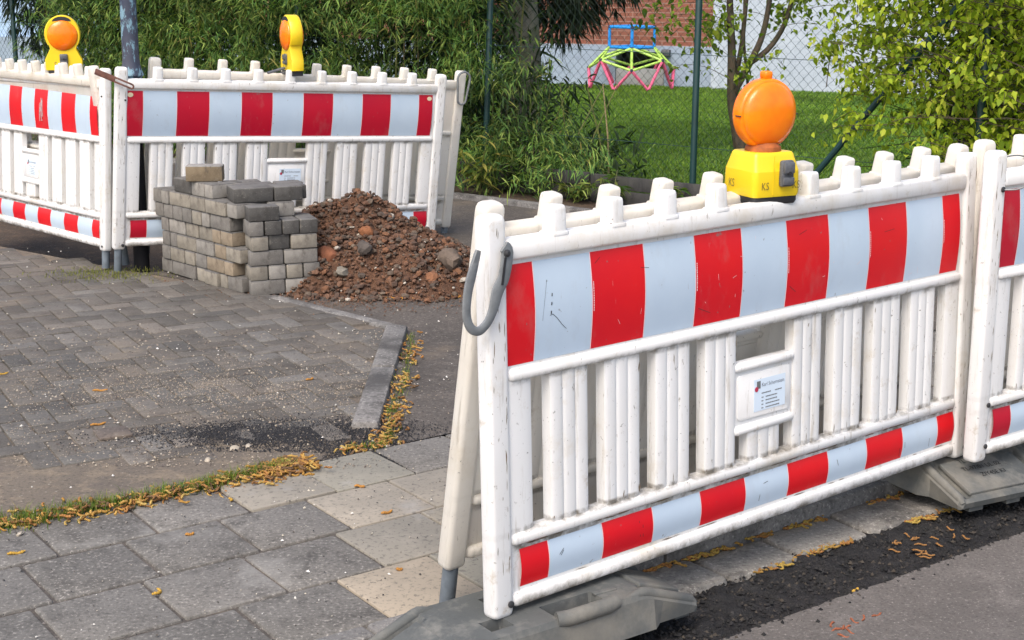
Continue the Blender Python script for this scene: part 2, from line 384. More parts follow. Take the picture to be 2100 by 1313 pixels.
# far kerb, planting bed, lawn
FA = Vector((-.2, 11.43)); FD = Vector((.8, -.6)); FN = Vector((.6, .8))   # fence line, and away from the street
def F(t, n=0, z=0): return Vector((FA.x+FD.x*t+FN.x*n, FA.y+FD.y*t+FN.y*n, z))
g = MB(); fx = Matrix(((FD.x, FN.x, 0), (FD.y, FN.y, 0), (0, 0, 1)))
for k in range(-8, 8):
    p = F(k*1.0, -.52); g.box((p.x, p.y, -.08), (.994, .08, .22), fx, bev=.012)
struct(g.build('bed_kerb', KERBM))
g = MB(); poly(g, [F(-9, -.5)[:2], F(9, -.5)[:2], F(9, .02)[:2], F(-9, .02)[:2]], .0, -.25); struct(g.build('planting_bed', SOIL, smooth=0))
g = MB(); poly(g, [F(-25, .0)[:2], F(25, .0)[:2], (60, 5), (60, 80), (-60, 80), (-40, 35)], .012, -.25); struct(g.build('lawn_ground', LAWNM, smooth=0))
g = MB(); poly(g, [L(9.0, -4.34), L(3.2, -4.34), (3.7, 8.05), F(9, -.5)[:2]][::-1], -.006, -.25); struct(g.build('verge', SOIL, smooth=0))

# ------------------------------------------------------------------ barrier panels
def text_mesh(txt, size):
    cu = bpy.data.curves.new('t', 'FONT'); cu.body = txt; cu.size = size; cu.resolution_u = 3
    o = bpy.data.objects.new('t', cu); COL.objects.link(o)
    me = bpy.data.meshes.new_from_object(o.evaluated_get(bpy.context.evaluated_depsgraph_get()))
    bpy.data.objects.remove(o); bpy.data.curves.remove(cu)
    vs = [v.co.copy() for v in me.vertices]; fs = [tuple(p.vertices) for p in me.polygons]; bpy.data.meshes.remove(me)
    return vs, fs
def put_text(mb, txt, size, O, ex, ey, m=0, width=None):
    vs, fs = text_mesh(txt, size); O, ex, ey = Vector(O), Vector(ex), Vector(ey)
    k = 1
    if width: k = width/max(v.x for v in vs)
    mb.add([O+ex*(v.x*k)+ey*v.y for v in vs], fs, m)

ZB = .89        # panel heights are measured from the post foot; v = height above the film's upper edge
def hrail(mb, x0, x1, v0, v1, dy, sq=.75):
    """rounded rail along X"""
    P = [(math.copysign(abs(math.cos(a))**sq, math.cos(a))*dy, math.copysign(abs(math.sin(a))**sq, math.sin(a))*(v1-v0)/2) for a in [2*math.pi*i/16 for i in range(16)]]
    mb.prism(P, [(0, .55), (.006, .85), (.014, 1), (x1-x0-.014, 1), (x1-x0-.006, .85), (x1-x0, .55)], (x0, 0, ZB+(v0+v1)/2), (0, 1, 0), (0, 0, 1), (1, 0, 0))
def slat(mb, x0, x1, v0, v1, ridges=3, d=.0195):
    n = 8*ridges; P = []
    for i in range(n+1):
        t = i/n; P.append((x0+(x1-x0)*t, -(d-.0035+.0042*abs(math.sin(math.pi*ridges*t))**.5)))
    P += [(x, -y) for x, y in reversed(P)]
    mb.prism(P, [(ZB+v0, 1), (ZB+v1, 1)], caps=(0, 0))
def plate(mb, x0, x1, v0, v1, dy): mb.box(((x0+x1)/2, 0, ZB+(v0+v1)/2), (x1-x0, 2*dy, v1-v0))
PEGS = (.18, .377, .572, .768, .965, 1.16, 1.356, 1.555, 1.757)
def peg_mb(x):
    m = MB(); P = rrect(.051, .048, .011, 3)
    m.prism(rrect(.066, .054, .012, 3), [(0, 1), (.006, 1), (.009, .95)], (x, 0, ZB+.056))
    m.prism(P, [(-.02, 1.02), (.056, .96), (.062, .93), (.066, .86), (.068, .74)], (x, 0, ZB+.062)); return m
def film(x0, unit, v0, v1, bulge, red):
    """striped film: half red, white, red ... half red, bowed out in the middle"""
    mb = MB(); y0 = -.0135; n = 8
    xs = [x0]+[x0+unit*(k+.5) for k in range(10)]+[x0+unit*10]
    def strip(xa, xb, m, dy=0):
        vs = []
        for i in range(n+1):
            t = i/n; y = y0-bulge*math.sin(math.pi*t)-dy; z = ZB+v0+(v1-v0)*t
            vs += [(xa, y, z), (xb, y, z)]
        mb.add(vs, [(2*i, 2*i+1, 2*i+3, 2*i+2) for i in range(n)], m)
    for k in range(11): strip(xs[k], xs[k+1], 0 if k % 2 == 0 else 1)
    for k in range(1, 11): strip(xs[k]-.0015, xs[k]+.0015, 2, .0006)
    return mb
rg = random.Random(41)
def grime(t):
    """dirt caught in seams and corners: thin ragged smears lying on the plastic"""
    m = MB()
    def smear(x, v, dx, dv, wd, y):
        l = math.hypot(dx, dv); ox, ov = -dv/l*wd, dx/l*wd; k = rg.uniform(.3, .9)
        P = [(x, v), (x+dx*.3+ox*.5, v+dv*.3+ov*.5), (x+dx*.7+ox*.5*k, v+dv*.7+ov*.5*k), (x+dx, v+dv), (x+dx*.6-ox*.5, v+dv*.6-ov*.5), (x+dx*.2-ox*.4*k, v+dv*.2-ov*.4*k)]
        m.add([(a, y, ZB+b) for a, b in P], [(0, 5, 4, 3, 2, 1)])
    for x0 in (-.024, 1.955):
        for k in range(30):
            x = x0+rg.choice((-.017, .018, .018, .0))+rg.uniform(-.003, .003); v = rg.uniform(-.86, .08); smear(x, v, rg.uniform(-.002, .002), rg.uniform(.008, .05), rg.uniform(.0012, .003), -.02655)
    for k in range(36):                                             # under and over the lower rail, beside the slats
        x = rg.uniform(.03, 1.9); smear(x, -.7175, rg.uniform(.015, .07), rg.uniform(-.001, .002), rg.uniform(.002, .005), -.0132)
    for k in range(14):
        x = rg.uniform(.03, 1.9); smear(x, -.833, rg.uniform(.015, .06), rg.uniform(-.001, .002), rg.uniform(.002, .004), -.0132)
    for k in range(22):
        a, b = rg.choice(((.145, .272), (.332, .459), (.520, .650), (.713, .838), (1.088, 1.214), (1.277, 1.410), (1.466, 1.600), (1.656, 1.784))); x = rg.choice((a+.004, b-.004, (a+b)/2)); v = rg.choice((-.672, -.672, -.31)); smear(x, v, rg.uniform(-.003, .003), rg.uniform(.008, .035)*(1 if v < -.5 else -1), rg.uniform(.002, .005), -.0204)
    tag(m.build('grime', m_grime, t, 0), kind='stuff')
m_grime = m_plain('brown_grime', (.22, .17, .12), .9, .1, .5, 60)
def barrier(name, label, red, sticker=True, skip=None, wide=0, pla=None, group='red and white barrier panels'):
    t = thing(name, label, 'barrier', group=group); pla = pla or PLA
    m = MB()                                                        # frame: two posts and the rails
    for x in (-.024, 1.955):
        P = rrect(.066, .052, .014, 5)
        m.prism(P, [(0, .82), (.004, .94), (.012, 1), (ZB+.10, 1), (ZB+.112, .97), (ZB+.121, .86), (ZB+.126, .62)], (x, 0, 0))
    hrail(m, .0, 1.93, .010, .064, .027, .42)
    hrail(m, .008, 1.92, -.291, -.257, .027, .6); hrail(m, .008, 1.92, -.714, -.678, .027, .6); hrail(m, .008, 1.92, -.876, -.837, .027, .6)
    m.build('frame', pla, t)
    m = MB()                                                        # infill: film backing, fluted slats, sticker plate
    plate(m, .01, 1.92, -.26, .012, .0125); plate(m, .01, 1.92, -.845, -.70, .0125)
    for a, b in ((.145, .272), (.332, .459), (.520, .650), (.713, .838), (1.088, 1.214), (1.277, 1.410), (1.466, 1.600), (1.656, 1.784)):
        slat(m, a-wide, b+wide, -.685, -.285)
    for a, b in ((.008, .083), (1.845, 1.922)): slat(m, a, b, -.685, -.285, 1, .018)
    hrail(m, .832, 1.094, -.412, -.384, .024); hrail(m, .832, 1.094, -.597, -.567, .026)
    plate(m, .835, 1.091, -.575, -.402, .012); slat(m, .892, 1.03, -.685, -.585)
    for sgn in (-1, 1):                                             # raised panel that carries the sticker
        m.prism(rrect(.228, .132, .014, 4), [(0, 1), (.0035, 1), (.0045, .985)], (.963, sgn*.012, ZB-.488), (1, 0, 0), (0, 0, 1), (0, sgn, 0))
        m.prism(rrect(.2, .06, .02, 4), [(0, 1), (.003, 1)], (.963, sgn*.018, ZB-.34), (1, 0, 0), (0, 0, 1), (0, sgn, 0)) if False else None
    m.build('slatted_infill', pla, t); grime(t)
    for x in PEGS:
        if x != skip: peg_mb(x).build('peg', pla, t)
    tag(film(0, .19, -.25, 0, .010, red).build('reflective_film', [red, WHI, EDGE], t, 60), 'tall striped film between the top rails')
    tag(film(.037, .188, -.827, -.727, .008, red).build('reflective_film', [red, WHI, EDGE], t, 60), 'low striped film above the base rail')
    if sticker:
        s = MB(); s.box((.985, -.0172, ZB-.4915), (.136, .0006, .094)); st = s.build('label_sticker', PAPER, t, 0)
        q = MB(); y = -.0178; ex, ez = (1, 0, 0), (0, 0, 1)
        q.prism([(0, 0), (.016, 0), (.016, .022), (0, .022)], [(0, 1), (.0003, 1)], (.928, y, ZB-.472), ex, ez, (0, -1, 0), 2)
        q.prism([(.0075*math.cos(k*.4), .0075*math.sin(k*.4)) for k in range(16)], [(0, 1), (.0006, 1)], (.927, y, ZB-.473), ex, ez, (0, -1, 0), 1)
        put_text(q, 'Karl Schornstein', .016, (.949, y-.0003, ZB-.468), ex, ez, 0, .098)
        for k, (x, wd) in enumerate(((.949, .040), (.949, .008), (.949, .008), (.949, .008), (.949, .008))):
            z = ZB-.489-.0105*k-(.002 if k else 0)
            if k == 0: rows = [(x, wd), (x+.058, .030)]
            else: rows = [(x, wd), (x+.018, .050 if k < 3 else .060)]
            for xx, ww in rows:                                     # print too small to read: fine broken lines
                a = xx
                while a < xx+ww:
                    b = min(xx+ww, a+rnd.uniform(.003, .008)); q.prism([(0, 0), (b-a, 0), (b-a, .0032), (0, .0032)], [(0, 1), (.0003, 1)], (a, y, z), ex, ez, (0, -1, 0), 2); a = b+.0012
        tag(q.build('lettering', [INK, INKR, GALV], st, 0), 'dark lettering reading Karl Schornstein with a red and grey mark')
    return t
def stand(o, x, y, z, yaw, lean, tilt=0):
    """foot of the left post, direction of the panel, lean of the top away from its front, drop to the right"""
    a = Vector((math.cos(R(yaw)), math.sin(R(yaw)), 0)); n = Vector((math.sin(R(yaw)), -math.cos(R(yaw)), 0)); z0 = Vector((0, 0, 1))
    b = z0*math.cos(R(lean))-n*math.sin(R(lean)); a2 = a*math.cos(R(tilt))+b*math.sin(R(tilt)); b2 = b*math.cos(R(tilt))-a*math.sin(R(tilt))
    y2 = b2.cross(a2)
    o.matrix_world = Matrix(((a2.x, y2.x, b2.x, x), (a2.y, y2.y, b2.y, y), (a2.z, y2.z, b2.z, z), (0, 0, 0, 1))); return o
def foot_tubes(t, ln, both=True):
    for x in ((-.024, 1.955) if both else (-.024,)):
        m = MB(); m.lathe([(.021, -ln), (.0215, -ln+.002), (.0215, .03)], (x, 0, 0), n=16); m.build('foot_tube', TUBE, t)
def bolt_at(t, x, v, r=.007):
    m = MB(); m.lathe([(r, 0), (r, .004), (r*.6, .006)], (x, -.028, ZB+v), (0, -1, 0), 10); m.build('bolt', DARK, t)

b0 = stand(barrier('barrier_panel', 'long front barrier with bright red stripes and a company sticker, below the round lamp', RED, True, .965), -.0109, 3.4379, .100, 39.96, 2.28, .02)
m = MB(); q = MB()
def film_y(v, top=True): return -.0135-(.010*math.sin(math.pi*min(1, max(0, (v+.25)/.25))) if top else .008*math.sin(math.pi*min(1, max(0, (v+.827)/.10))))-.0008
def mark(mb, pts, wd, top=True):
    for (x0, v0), (x1, v1) in zip(pts, pts[1:]):
        dx, dv = x1-x0, v1-v0; l = math.hypot(dx, dv); ox, ov = -dv/l*wd/2, dx/l*wd/2
        mb.add([(x0+ox, film_y(v0, top), ZB+v0+ov), (x0-ox, film_y(v0, top), ZB+v0-ov), (x1-ox, film_y(v1, top), ZB+v1-ov), (x1+ox, film_y(v1, top), ZB+v1+ov)], [(0, 1, 2, 3)])
rm = random.Random(17)
for k in range(3): mark(m, [(.151-.002*k, -.085-.022*k), (.150-.002*k, -.093-.022*k)], .003)
mark(m, [(.142, -.140), (.152, -.138), (.166, -.150), (.184, -.170), (.198, -.182)], .0013); mark(m, [(.136, -.05), (.128, -.09), (.118, -.15)], .0007)
for x, v, dx, dv in ((.68, -.20, .05, -.02), (1.06, -.19, .03, -.02), (1.10, -.045, .035, .010), (.46, -.06, .03, -.004), (1.5, -.08, .05, .004), (.30, -.03, .02, .014)): mark(m, [(x, v), (x+dx, v+dv)], .0012)
for x, v, dx, dv in ((.165, -.772, .016, .014), (.17, -.775, .010, .012), (.455, -.752, .003, -.045), (.467, -.765, .002, -.035), (.96, -.76, .02, .003), (.945, -.79, -.002, -.02), (1.30, -.76, .006, -.02), (1.62, -.79, .003, -.03), (1.645, -.775, .002, -.02), (1.78, -.79, .004, -.03)): mark(m, [(x, v), (x+dx, v+dv)], .0016, False)
tag(m.build('scratches', DARK, b0, 0), kind='stuff')
for k in range(1, 6):                                               # fine pale print up the left edge of each red stripe
    x = .19*(2*k-.5)+.006; v = -.15
    while v < -.075: l = rm.uniform(.002, .006); mark(q, [(x, v), (x, v+l)], .0028); v += l+.0015
for k in range(14): x = rm.uniform(.2, 1.8); v = rm.uniform(-.23, -.02); a_ = rm.uniform(0, 6.28); l = rm.uniform(.006, .025); mark(q, [(x, v), (x+l*math.cos(a_), v+l*math.sin(a_))], .0009)
tag(q.build('fine_print', EDGE, b0, 0), kind='stuff')
bolt_at(b0, -.006, -.858, .009); bolt_at(b0, 1.972, -.858, .008)
master = barrier('barrier_panel', 'white barrier leaning behind the front barrier, only its pegs and left post showing clear', RED, False, None, .017, PLA_OLD)
x1, y1 = -.140+math.cos(R(39.96))*1.93, 3.687+math.sin(R(39.96))*1.93
stand(master, x1, y1, .128, 39.96+180, 9.3, 0); foot_tubes(master, .128)
FULL_PEG = [o for o in master.children if o.name.startswith('peg')]
def panel_copy(label, *pose):
    c = copy_tree(master); c['label'] = label; return stand(c, *pose)
crim = barrier('barrier_panel', 'far barrier with crimson stripes standing behind the paver stack and the earth heap', CRIM)
stand(crim, -2.195, 8.122, .130, 31.2, -4.3, -2.95); foot_tubes(crim, .13, False)
bolt_at(crim, -.008, -.865, .009); bolt_at(crim, -.008, -.05, .005)
for x in (.0225, 1.877):                                            # small cream round stickers on the outer red stripes
    m = MB(); m.prism([(.0165*math.cos(k*.393), .0125*math.sin(k*.393)) for k in range(16)], [(0, 1), (.0006, 1)], (x, -.0185, ZB-.022), (1, 0, 0), (0, 0, 1), (0, -1, 0)); m.build('round_sticker', CREAM, crim)
left = barrier('barrier_panel', 'barrier at the left edge with scuffed red stripes, meeting the far barrier at a corner', RED)
pa = Vector((math.cos(R(-49.36)), math.sin(R(-49.36))))
stand(left, -2.303-pa.x*1.95, 8.149-pa.y*1.95, .113-.0, -49.36, 4.24, 1.77); left.matrix_world = Matrix.Translation((0, 0, -.060)) @ left.matrix_world
foot_tubes(left, .10)
bolt_at(left, 1.97, -.865, .006); bolt_at(left, 1.97, -.03, .005)
m = MB(); rr = random.Random(3)                                     # scraped patch on one red stripe
for k in range(16):
    x = 1.135+rr.uniform(-.035, .035); z0 = ZB-.19+rr.uniform(-.02, .05); z1 = z0+rr.uniform(.03, .11)-abs(x-1.135)*1.2
    m.prism([(0, 0), (.004, 0), (.005+rr.uniform(-.006, .006), z1-z0), (.001, z1-z0)], [(0, 1), (.0005, 1)], (x, -.0240, z0), (1, 0, 0), (0, 0, 1), (0, -1, 0))
tag(m.build('scuff', m_plain('scraped_film', (.50, .36, .36), .7), left, 0), kind='stuff')
# rear panels of the pairs
stand_far = panel_copy('white barrier behind the far crimson barrier, a grey locking clip on its end post', -.464, 9.445, .035, 211, 5.5, 3.9)
panel_copy('white barrier behind the left edge barrier, its pegs rising around the handled yellow lamp', -2.26, 8.33, .125, -49.4+180, 6.0, -1.2)
# right-hand pair, running out of the picture
right = barrier('barrier_panel', 'barrier at the right edge with dark red stripes, standing on the grey foot plate', CRIM, False)
stand(right, 1.541, 4.602, .122, 36.3, .8, 0); bolt_at(right, -.008, -.70, .008); bolt_at(right, -.008, -.84, .008); bolt_at(right, -.014, .005, .009)
x1, y1 = 1.40+math.cos(R(36.3))*1.93, 4.69+math.sin(R(36.3))*1.93
panel_copy('white barrier behind the one at the right edge, one tall peg against the leafy hedge', x1+.12, y1+.09, .14, 36.3+180, 2.0, 0)

bpy.data.objects.remove(FULL_PEG[4])                                 # no peg where the lamp sits
# locking clips and wire
def clip_loop(cx, cz, w0, w1, h):
    P = []
    for k in range(13): a = math.pi*k/12; P.append((cx+w0*math.cos(a), cz+h/2+w0*math.sin(a)))
    for k in range(13): a = math.pi+math.pi*k/12; P.append((cx+w1*math.cos(a), cz-h/2+w1*math.sin(a)))
    return P
m = MB()
pts = [(-.014, .052), (-.004, .035), (-.016, -.02), (-.036, -.052), (-.050, -.092), (-.066, -.120), (-.086, -.137), (-.104, -.140), (-.120, -.130), (-.130, -.108), (-.131, -.078), (-.125, -.040), (-.116, -.012), (-.107, .012), (-.098, .036), (-.092, .052)]
wid = [.015, .017, .0165, .0165, .013, .011, .011, .011, .011, .011, .011, .012, .0125, .011, .009, .007]
def smooth_curve(P, W, sub=4):
    out = []; ow = []
    for i in range(len(P)-1):
        p0, p1, p2, p3 = [Vector(P[min(max(i+k, 0), len(P)-1)]) for k in (-1, 0, 1, 2)]
        for j in range(sub):
            t = j/sub; out.append(.5*(2*p1+(p2-p0)*t+(2*p0-5*p1+4*p2-p3)*t*t+(3*p1-p0-3*p2+p3)*t**3)); ow.append(W[i]*(1-t)+W[i+1]*t)
    out.append(Vector(P[-1])); ow.append(W[-1]); return out, ow
def clip_mesh(m, pts, wid, yfun):
    P, W = smooth_curve([(a, 0, b) for a, b in pts], wid)
    P = [Vector((p.x, yfun(p), ZB+p.z)) for p in P]
    n = len(P); prof = []
    vs = []; fs = []
    for i, p in enumerate(P):
        t = (P[min(i+1, n-1)]-P[max(i-1, 0)]); t.y = 0; t.normalize(); s = Vector((t.z, 0, -t.x)); h = W[i]
        for a, b in ((-1, -.35), (-.8, -.6), (.8, -.6), (1, -.35), (1, .35), (.8, .6), (-.8, .6), (-1, .35)): vs.append(p+s*(a*h)+Vector((0, b*.007, 0)))
    for i in range(n-1):
        for j in range(8): a = i*8+j; b = i*8+(j+1) % 8; fs.append((a, b, b+8, a+8))
    fs.append(tuple(range(7, -1, -1))); fs.append(tuple(range((n-1)*8, n*8))); m.add(vs, fs)
clip_mesh(m, pts, wid, lambda p: -.040)
cl = m.build('locking_clip', GALV, b0, 40)
m = MB(); m.box((-.020, -.0455, ZB-.006), (.006, .002, .066), Matrix.Rotation(R(10), 3, 'Y')); tag(m.build('slot', BLK, cl, 0), 'dark slot')
m = MB(); m.lathe([(.009, 0), (.009, .006), (.005, .009)], (-.010, -.044, ZB+.036), (0, -1, 0), 8); m.build('bolt', DARK, cl)
m = MB(); lp = clip_loop(-.026, -.03, .045, .030, .13)
m.tube([(a, -.038 if False else 0, ZB+b) for a, b in lp], .007, 6, closed=True)
c2 = m.build('locking_clip', GALV, stand_far); c2.location = (0, .045, .045)
m = MB(); A0, B0 = Vector((-2.262, 8.045, 1.118)), Vector((-2.052, 7.995, 1.040)); t = (B0-A0).normalized(); fwd = Vector((-.25, -.97, 0)).normalized(); nrm = t.cross(fwd).normalized(); fwd = nrm.cross(t)
MW = Matrix((t, fwd, nrm)).transposed()
for sg in (-1, 1): m.box((A0+B0)/2+t*.045+nrm*(sg*.0115), (.115, .008, .009), MW, bev=.002)
m.box(A0+t*.055, (.125, .009, .034), MW, bev=.004)
m.tube([B0-t*.012+nrm*(.0115*math.cos(k*.3))+t*(.012*math.sin(k*.3)) for k in range(11)], .0048, 6)
m.v = [tuple(left.matrix_world.inverted() @ Vector(v)) for v in m.v]
tag(m.build('locking_clip', RUST, left, 40), 'rusty brown clip across the corner posts')
m = MB(); P = [(-.014, -.035, ZB+.005), (.01, -.07, ZB+.01), (.045, -.10, ZB+.035), (.085, -.09, ZB+.068), (.10, -.06, ZB+.088), (.075, -.02, ZB+.105), (.02, .0, ZB+.10), (-.02, .02, ZB+.07)]
P, W = smooth_curve(P, [.0025]*8, 5); m.tube(P, W, 6); tag(m.build('tie_wire', GALV, right), 'thin looped steel wire')

# ------------------------------------------------------------------ foot plates
def foot_plate(name, label, x, y, yaw, ln, wd, h, sl, holes=(), z=0):
    t = thing(name, label, 'foot plate', Matrix.Translation((x, y, z)) @ Matrix.Rotation(R(yaw), 4, 'Z'), 'rubber barrier feet')
    m = MB(); a = ln/2; b = wd/2; fl = a-sl; e = .028                 # e: height of the plate's thin end
    def surf(xx):                                                   # height of the top along the plate
        q = abs(xx); return h if q < fl else h-(h-e)*(q-fl)/sl
    xs = [-a, -a+.01, -a+.035]+[-a+.035+(sl-.06)*k/4 for k in (1, 2, 3, 4)]+[-fl-.004, -fl+.012]
    xs = xs+[-fl*.4, 0]+[-q for q in reversed(xs+[-fl*.4])]
    ys = [-b, -b+.008, -b+.032, -b+.040, -b+.062, -b+.070, 0, b-.070, b-.062, b-.040, b-.032, b-.008, b]
    for (hx0, hx1, hy0, hy1, hd) in holes: xs += [hx0-.004, hx0+.004, hx1-.004, hx1+.004]; ys += [hy0-.004, hy0+.004, hy1-.004, hy1+.004]
    xs = sorted(set(round(q, 4) for q in xs)); ys = sorted(set(round(q, 4) for q in ys))
    vs = []; nx, ny = len(xs), len(ys)
    for xx in xs:
        for yy in ys:
            z = surf(xx)
            q = abs(xx); ay = b-abs(yy)
            if ay < .004: z -= .014
            if .037 < ay < .068 and fl+.005 < q < a-.02: z -= .020      # groove beside the ridge
            for (hx0, hx1, hy0, hy1, hd) in holes:
                if hx0 < xx < hx1 and hy0 < yy < hy1: z -= hd
            k = .93 if abs(xx) >= a-.001 else 1
            if q > a-.004: z -= .008
            vs.append((xx, yy*k, z))
    fs = [(i*ny+j, (i+1)*ny+j, (i+1)*ny+j+1, i*ny+j+1) for i in range(nx-1) for j in range(ny-1)]
    nb = len(vs)
    for xx in xs:
        for sg in (-1, 1): vs.append((xx*(.985), sg*(b+.018 if abs(xx) < fl+.05 else b*.97), 0))
    for i in range(nx-1):
        fs.append((i*ny, nb+2*i, nb+2*i+2, (i+1)*ny)); fs.append((i*ny+ny-1, (i+1)*ny+ny-1, nb+2*i+3, nb+2*i+1))
    fs.append(tuple([nb, nb+1]+[ny-1-j for j in range(ny)])); k = (nx-1)*ny; fs.append(tuple([nb+2*(nx-1)+1, nb+2*(nx-1)]+[k+j for j in range(ny)]))
    m.add(vs, fs)
    for sx in (-1, 1):
        for sy in (-.6, .15): m.box((sx*(a-.04), sy*b, -.008), (.05, .06, .02))
    m.build('base', RUB, t, 16)
    for sx in (-1, 1):
        ang = math.atan2(h-e, sl)
        for sy in (-1, 1):
            m = MB(); y = sy*(b-.018); m.tube([(sx*(fl-.05), y, h-.010), (sx*(fl-.005), y, h-.004), (sx*(fl+.01), y, h-.007), (sx*(a-.02), y, e+.004), (sx*(a-.004), y, e-.010)], [.010, .016, .016, .015, .010], 8)
            m.build('ridge', RUB, t, 60)
        m = MB(); M = Matrix.Rotation(sx*ang, 3, 'Y'); xm = sx*(fl+sl*.52)
        m.box((xm, 0, surf(xm)+.002), (sl*.80, wd-.125, .016), M, bev=.004); m.build('raised_panel', RUB, t, 30)
    return t
fp = foot_plate('foot_plate', 'grey rubber foot plate under the left end of the front barrier, with a carrying handle', .056, 3.508, 36.0, .93, .27, .100, .19, ((-.105, -.045, .03, .085, .06), (-.185, -.125, -.085, -.035, .06), (.19, .25, .03, .09, .05), (-.005, .155, -.120, -.045, .055)))
RUB_D = m_plain('rubber_recess', (.018, .019, .02), .8, .2)
m = MB(); m.tube([(-.01, -.118, .094), (.02, -.128, .095), (.15, -.128, .095), (.18, -.118, .094)], .021, 12); m.build('handle', RUB, fp)
m = MB(); m.box((.19, -.062, .1005), (.07, .018, .006), Matrix.Rotation(R(-4), 3, 'Z'), bev=.002); m.build('ridge', RUB, fp)
fr = foot_plate('foot_plate', 'grey rubber foot plate with stamped letters where the two barriers meet at right', 1.446, 4.910, -62.3, .82, .44, .100, .20, ((.165, .21, -.075, -.025, .05), (.165, .21, .025, .075, .05)), z=-.004)
m = MB(); sl_ = math.atan2(.072, .20); ex = Vector((0, 1, 0)); ey = Vector((-math.cos(sl_), 0, math.sin(sl_)))
for k, (tx, x0) in enumerate((('TL', -.085), ('TL-97/01 UL 02', -.10), ('ZIY4SE KI', -.05))):
    xx = .262+.036*k; put_text(m, tx, .026, (xx, x0, .1-.072*(xx-.21)/.20+.0135), ex, ey, 0)
m.build('stamped_lettering', RUB_D, fr, 0)

# ------------------------------------------------------------------ warning lamps
def lens_disc(m, O, ax, r, th):
    prof = [(r*.02, -th/2)]
    for k in range(1, 9): a = math.pi/2*k/8; prof.append((r*.90*math.sin(a), -th/2*(.42+.58*math.cos(a))))
    prof += [(r*.945, -th*.20), (r*.98, -th*.16), (r, -th*.08), (r, th*.08), (r*.98, th*.16), (r*.945, th*.20)]
    for k in range(8, 0, -1): a = math.pi/2*k/8; prof.append((r*.90*math.sin(a), th/2*(.42+.58*math.cos(a))))
    prof.append((r*.02, th/2)); m.lathe(prof, O, ax, 48)
def clasp(t, O, w_, h_, th):
    m = MB(); x, y, z = O
    m.box((x, y-th/2, z), (w_, th, h_), bev=.006); m.box((x, y-th-.003, z+h_*.22), (w_*.86, .008, h_*.42), bev=.003); m.box((x, y-th-.002, z-h_*.28), (w_*.9, .007, h_*.3), bev=.003)
    o = m.build('clasp', GREYP, t, 40)
    m = MB(); m.lathe([(.005, 0), (.005, .003)], (x, y-th-.006, z+.002), (0, -1, 0), 10); m.build('keyhole', BLK, o)
lamp = thing('warning_lamp', 'round orange lamp on a yellow battery box, on top of the front barrier', 'warning lamp', Matrix.Translation((.706, 4.150, 1.052)) @ Matrix.Rotation(R(27), 4, 'Z'), 'orange warning lamps')
m = MB(); P = rrect(.160, .155, .016, 3)
m.prism(P, [(.014, .97), (.022, 1), (.078, .985), (.085, .98)], caps=(1, 0)); m.prism(P, [(.085, .98), (.122, .88, .80), (.131, .85, .77), (.136, .80, .72)], caps=(0, 1))
m.prism([(0, 0), (.002, .0), (.002, .11), (0, .11)], [(0, 1), (.001, 1)], (-.017, -.0775, .02), (1, 0, 0), (0, 0, 1), (0, -1, 0)); m.build('battery_box', YEL, lamp, 32)
m = MB(); m.prism(rrect(.150, .145, .012, 3), [(-.008, .95), (.0, 1), (.014, 1.0), (.016, .97)]); m.build('base', BLK, lamp)
m = MB(); m.lathe([(.050, .130), (.052, .138), (.050, .148), (.044, .153), (.038, .160)], n=24); m.build('neck', m_plain('scuffed_neck', (.30, .085, .02), .6, .4, .4, 40), lamp)
m = MB(); lens_disc(m, (0, 0, .240), (0, 1, 0), .099, .105); m.box((0, 0, .347), (.026, .03, .022), bev=.005)
m.build('lens', LENS, lamp, 50)
m = MB()
for sg in (-1, 1): m.box((sg*.098, -.012, .237), (.006, .02, .003))
m.build('seam', BLK, lamp, 0)
clasp(lamp, (.022, -.076, .080), .042, .074, .018)
m = MB()
for x0, xx in ((-.058, 0), (.048, 0)): put_text(m, 'KS', .030, (x0, -.0796, .036), (.8, 0, 0), (0, 0, 1), 0)
put_text(m, 'KS', .032, (-.0813, .045, .036), (0, -.8, 0), (0, 0, 1), 0)
m.build('lettering', m_plain('faded_print', (.20, .15, .03), .7), lamp, 0)

def handled_lamp(label, x, y, z, yaw):
    t = thing('warning_lamp', label, 'warning lamp', Matrix.Translation((x, y, z)) @ Matrix.Rotation(R(yaw), 4, 'Z'), 'orange warning lamps')
    H = []                                                          # half outline: box, waist, ring
    out = [(-.104, .018), (-.106, .078), (-.074, .140), (-.082, .168)]
    cx, cz, rr_ = 0, .222, .101
    for k in range(0, 25):
        a = R(212-244*k/24); out.append((cx+rr_*math.cos(a), cz+rr_*math.sin(a)*1.10))
    out += [(.082, .168), (.074, .140), (.106, .078), (.104, .018)]
    m = MB(); m.prism(out, [(-.036, .95, .985), (-.029, 1), (.029, 1), (.036, .95, .985)], (0, 0, 0), (1, 0, 0), (0, 0, 1), (0, 1, 0)); body = m.build('housing', YEL, t, 40)
    m = MB(); m.prism(rrect(.19, .075, .012, 3), [(-.012, .97), (.018, .97)]); m.build('base', BLK, t)
    m = MB()
    for sg in (-1, 1): m.lathe([(.086, .0), (.086, .006), (.080, .012), (.05, .021), (.02, .025), (.002, .026)], (0, sg*.034, .217), (0, sg, 0), 40)
    m.build('lens', LENS, t, 50)
    m = MB()                                                        # opening under the handle
    arc = [( .052*math.cos(R(a))*1.05, .031*math.sin(R(a))) for a in range(10, 171, 16)]
    m.prism(arc, [(-.0385, 1), (.0385, 1)], (0, 0, .294), (1, 0, 0), (0, 0, 1), (0, 1, 0)); m.build('handle_opening', BLK, t, 40)
    clasp(t, (0, -.034, .080), .046, .062, .014)
    m = MB(); put_text(m, 'S', .045, (-.055, -.0375, .035), (.8, 0, 0), (0, 0, 1)); m.build('lettering', m_plain('faded_print', (.22, .17, .03), .7), t, 0)
    return t
